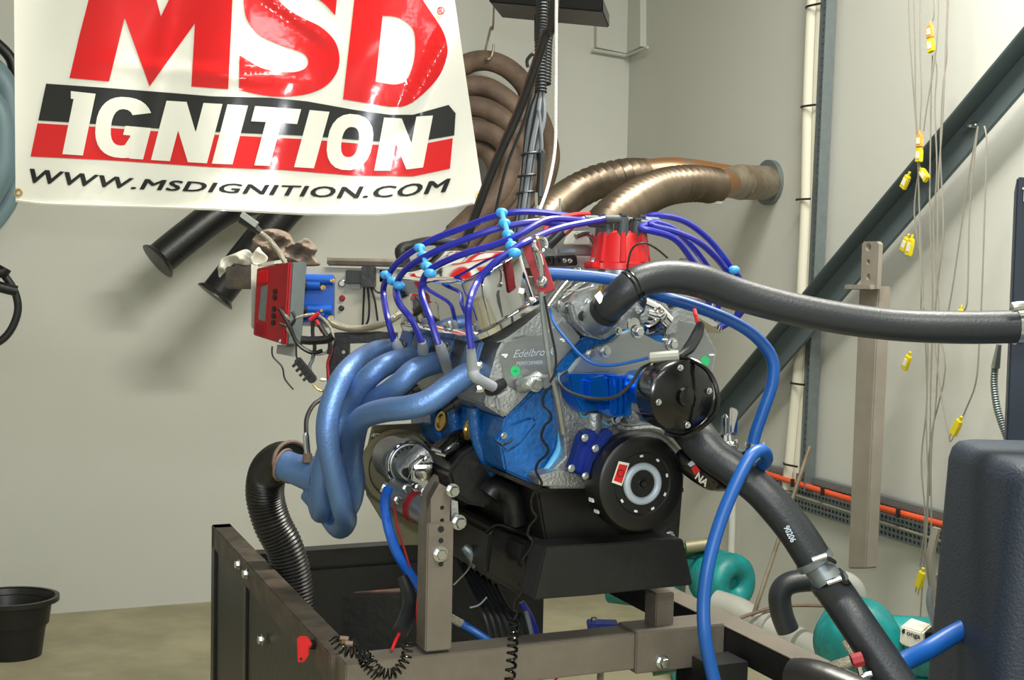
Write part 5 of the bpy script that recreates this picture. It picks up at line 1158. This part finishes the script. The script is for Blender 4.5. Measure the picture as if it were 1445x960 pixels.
# ================================================================== BUCKET
bk = thing('plastic_tub', V((P(30, 925, 4.4).x, 4.4, 0)), 'black oval plastic tub standing on the floor at the left edge', 'tub')
cB = V((P(15, 925, 4.45).x, 4.45, 0)); zt = P(15, 843, 4.45).z
rg = []
for z, f_ in ((0, .68), (zt*.55, .78), (zt*.56, .84), (zt-.02, .9), (zt-.015, 1.02), (zt, 1.03), (zt, .96), (zt-.03, .88), (.02, .66)):
    rg.append([cB+V((math.cos(a)*.155*f_, math.sin(a)*.13*f_, z)) for a in (2*math.pi*j/36 for j in range(36))])
G().rings(rg).build('tub_body', mbin, bk)
G().rings([[cB+V((math.cos(a)*.155*f_, math.sin(a)*.13*f_, z)) for a in (2*math.pi*j/36 for j in range(36))] for z, f_ in ((zt-.012, 1.0), (zt-.012, 1.07), (zt+.004, 1.07), (zt+.004, .97), (zt-.012, 1.0))], False, False).build('tub_rim', mgalv if False else mpan, bk)
# floor stain
# ================================================================== RIGHT FOREGROUND
tk = thing('dark_tank', P(1400, 960, 1.9), 'large dark blue-grey plastic tank filling the lower right corner', 'tank')
zt = P(1360, 622, 2.1).z; x0 = P(1336, 660, 1.85)
rg = []
def rrect(cx, cy, hx, hy, z, r):
    o = []
    for (sx, sy, a0) in ((-1, -1, 180), (1, -1, 270), (1, 1, 0), (-1, 1, 90)):
        for k in range(6): t = R(a0+18*k); o.append(V((cx+sx*(hx-r)+r*math.cos(t), cy+sy*(hy-r)+r*math.sin(t), z)))
    return o
zb_ = P(1311, 960, 2.12).z
xl_t = P(1334, 650, 2.12).x; xl_b = P(1300, 960, 2.12).x
slope = (xl_t-xl_b)/(P(1337, 650, 2.12).z-zb_); zfloor = 0
hy = .16
for z, ins, r in ((0, 0, .04), (zt-.03, 0, .04), (zt-.012, .003, .04), (zt-.003, .010, .035), (zt, .02, .03)):
    xl = xl_b+slope*(min(z, zt)-zb_)*1.0+ins; xr = 1.15-ins
    if z == 0: xl = xl_b-.03
    rg.append(rrect((xl+xr)/2, 1.98, (xr-xl)/2, hy-ins, z, r))
G().rings(rg).build('tank_body', mtank, tk, ang=50)
G().lathe(V((.98, 2.0, zt)), Z, [(.05, 0), (.05, .02), (.045, .025)], 24).build('tank_cap', mblack, tk)
cbn = thing('steel_cabinet', P(1450, 640, 2.45), 'tall dark navy cabinet standing at the right edge behind the hose', 'cabinet')
q0 = P(1428, 640, 2.4); q1 = P(1438, 250, 2.4)
G().prism([V((q0.x-.01, 2.4, 0)), V((q0.x+.5, 2.4, 0)), V((q0.x+.5, 2.4, q1.z)), V((q1.x-.004, 2.4, q1.z))], V((.15, .4, 0))).build('cabinet_body', mcab, cbn, bev=.003)
for k in range(2): G().box(V((q1.x+.012+k*.014, 2.397, q1.z-.035)), V((.003, 0, 0)), V((0, .001, 0)), Z*.010).build('pale_mark', mlabel, cbn)
G().box(V((q1.x+.016, 2.397, q1.z-.021)), V((.010, 0, 0)), V((0, .001, 0)), Z*.002).build('pale_mark', mlabel, cbn)
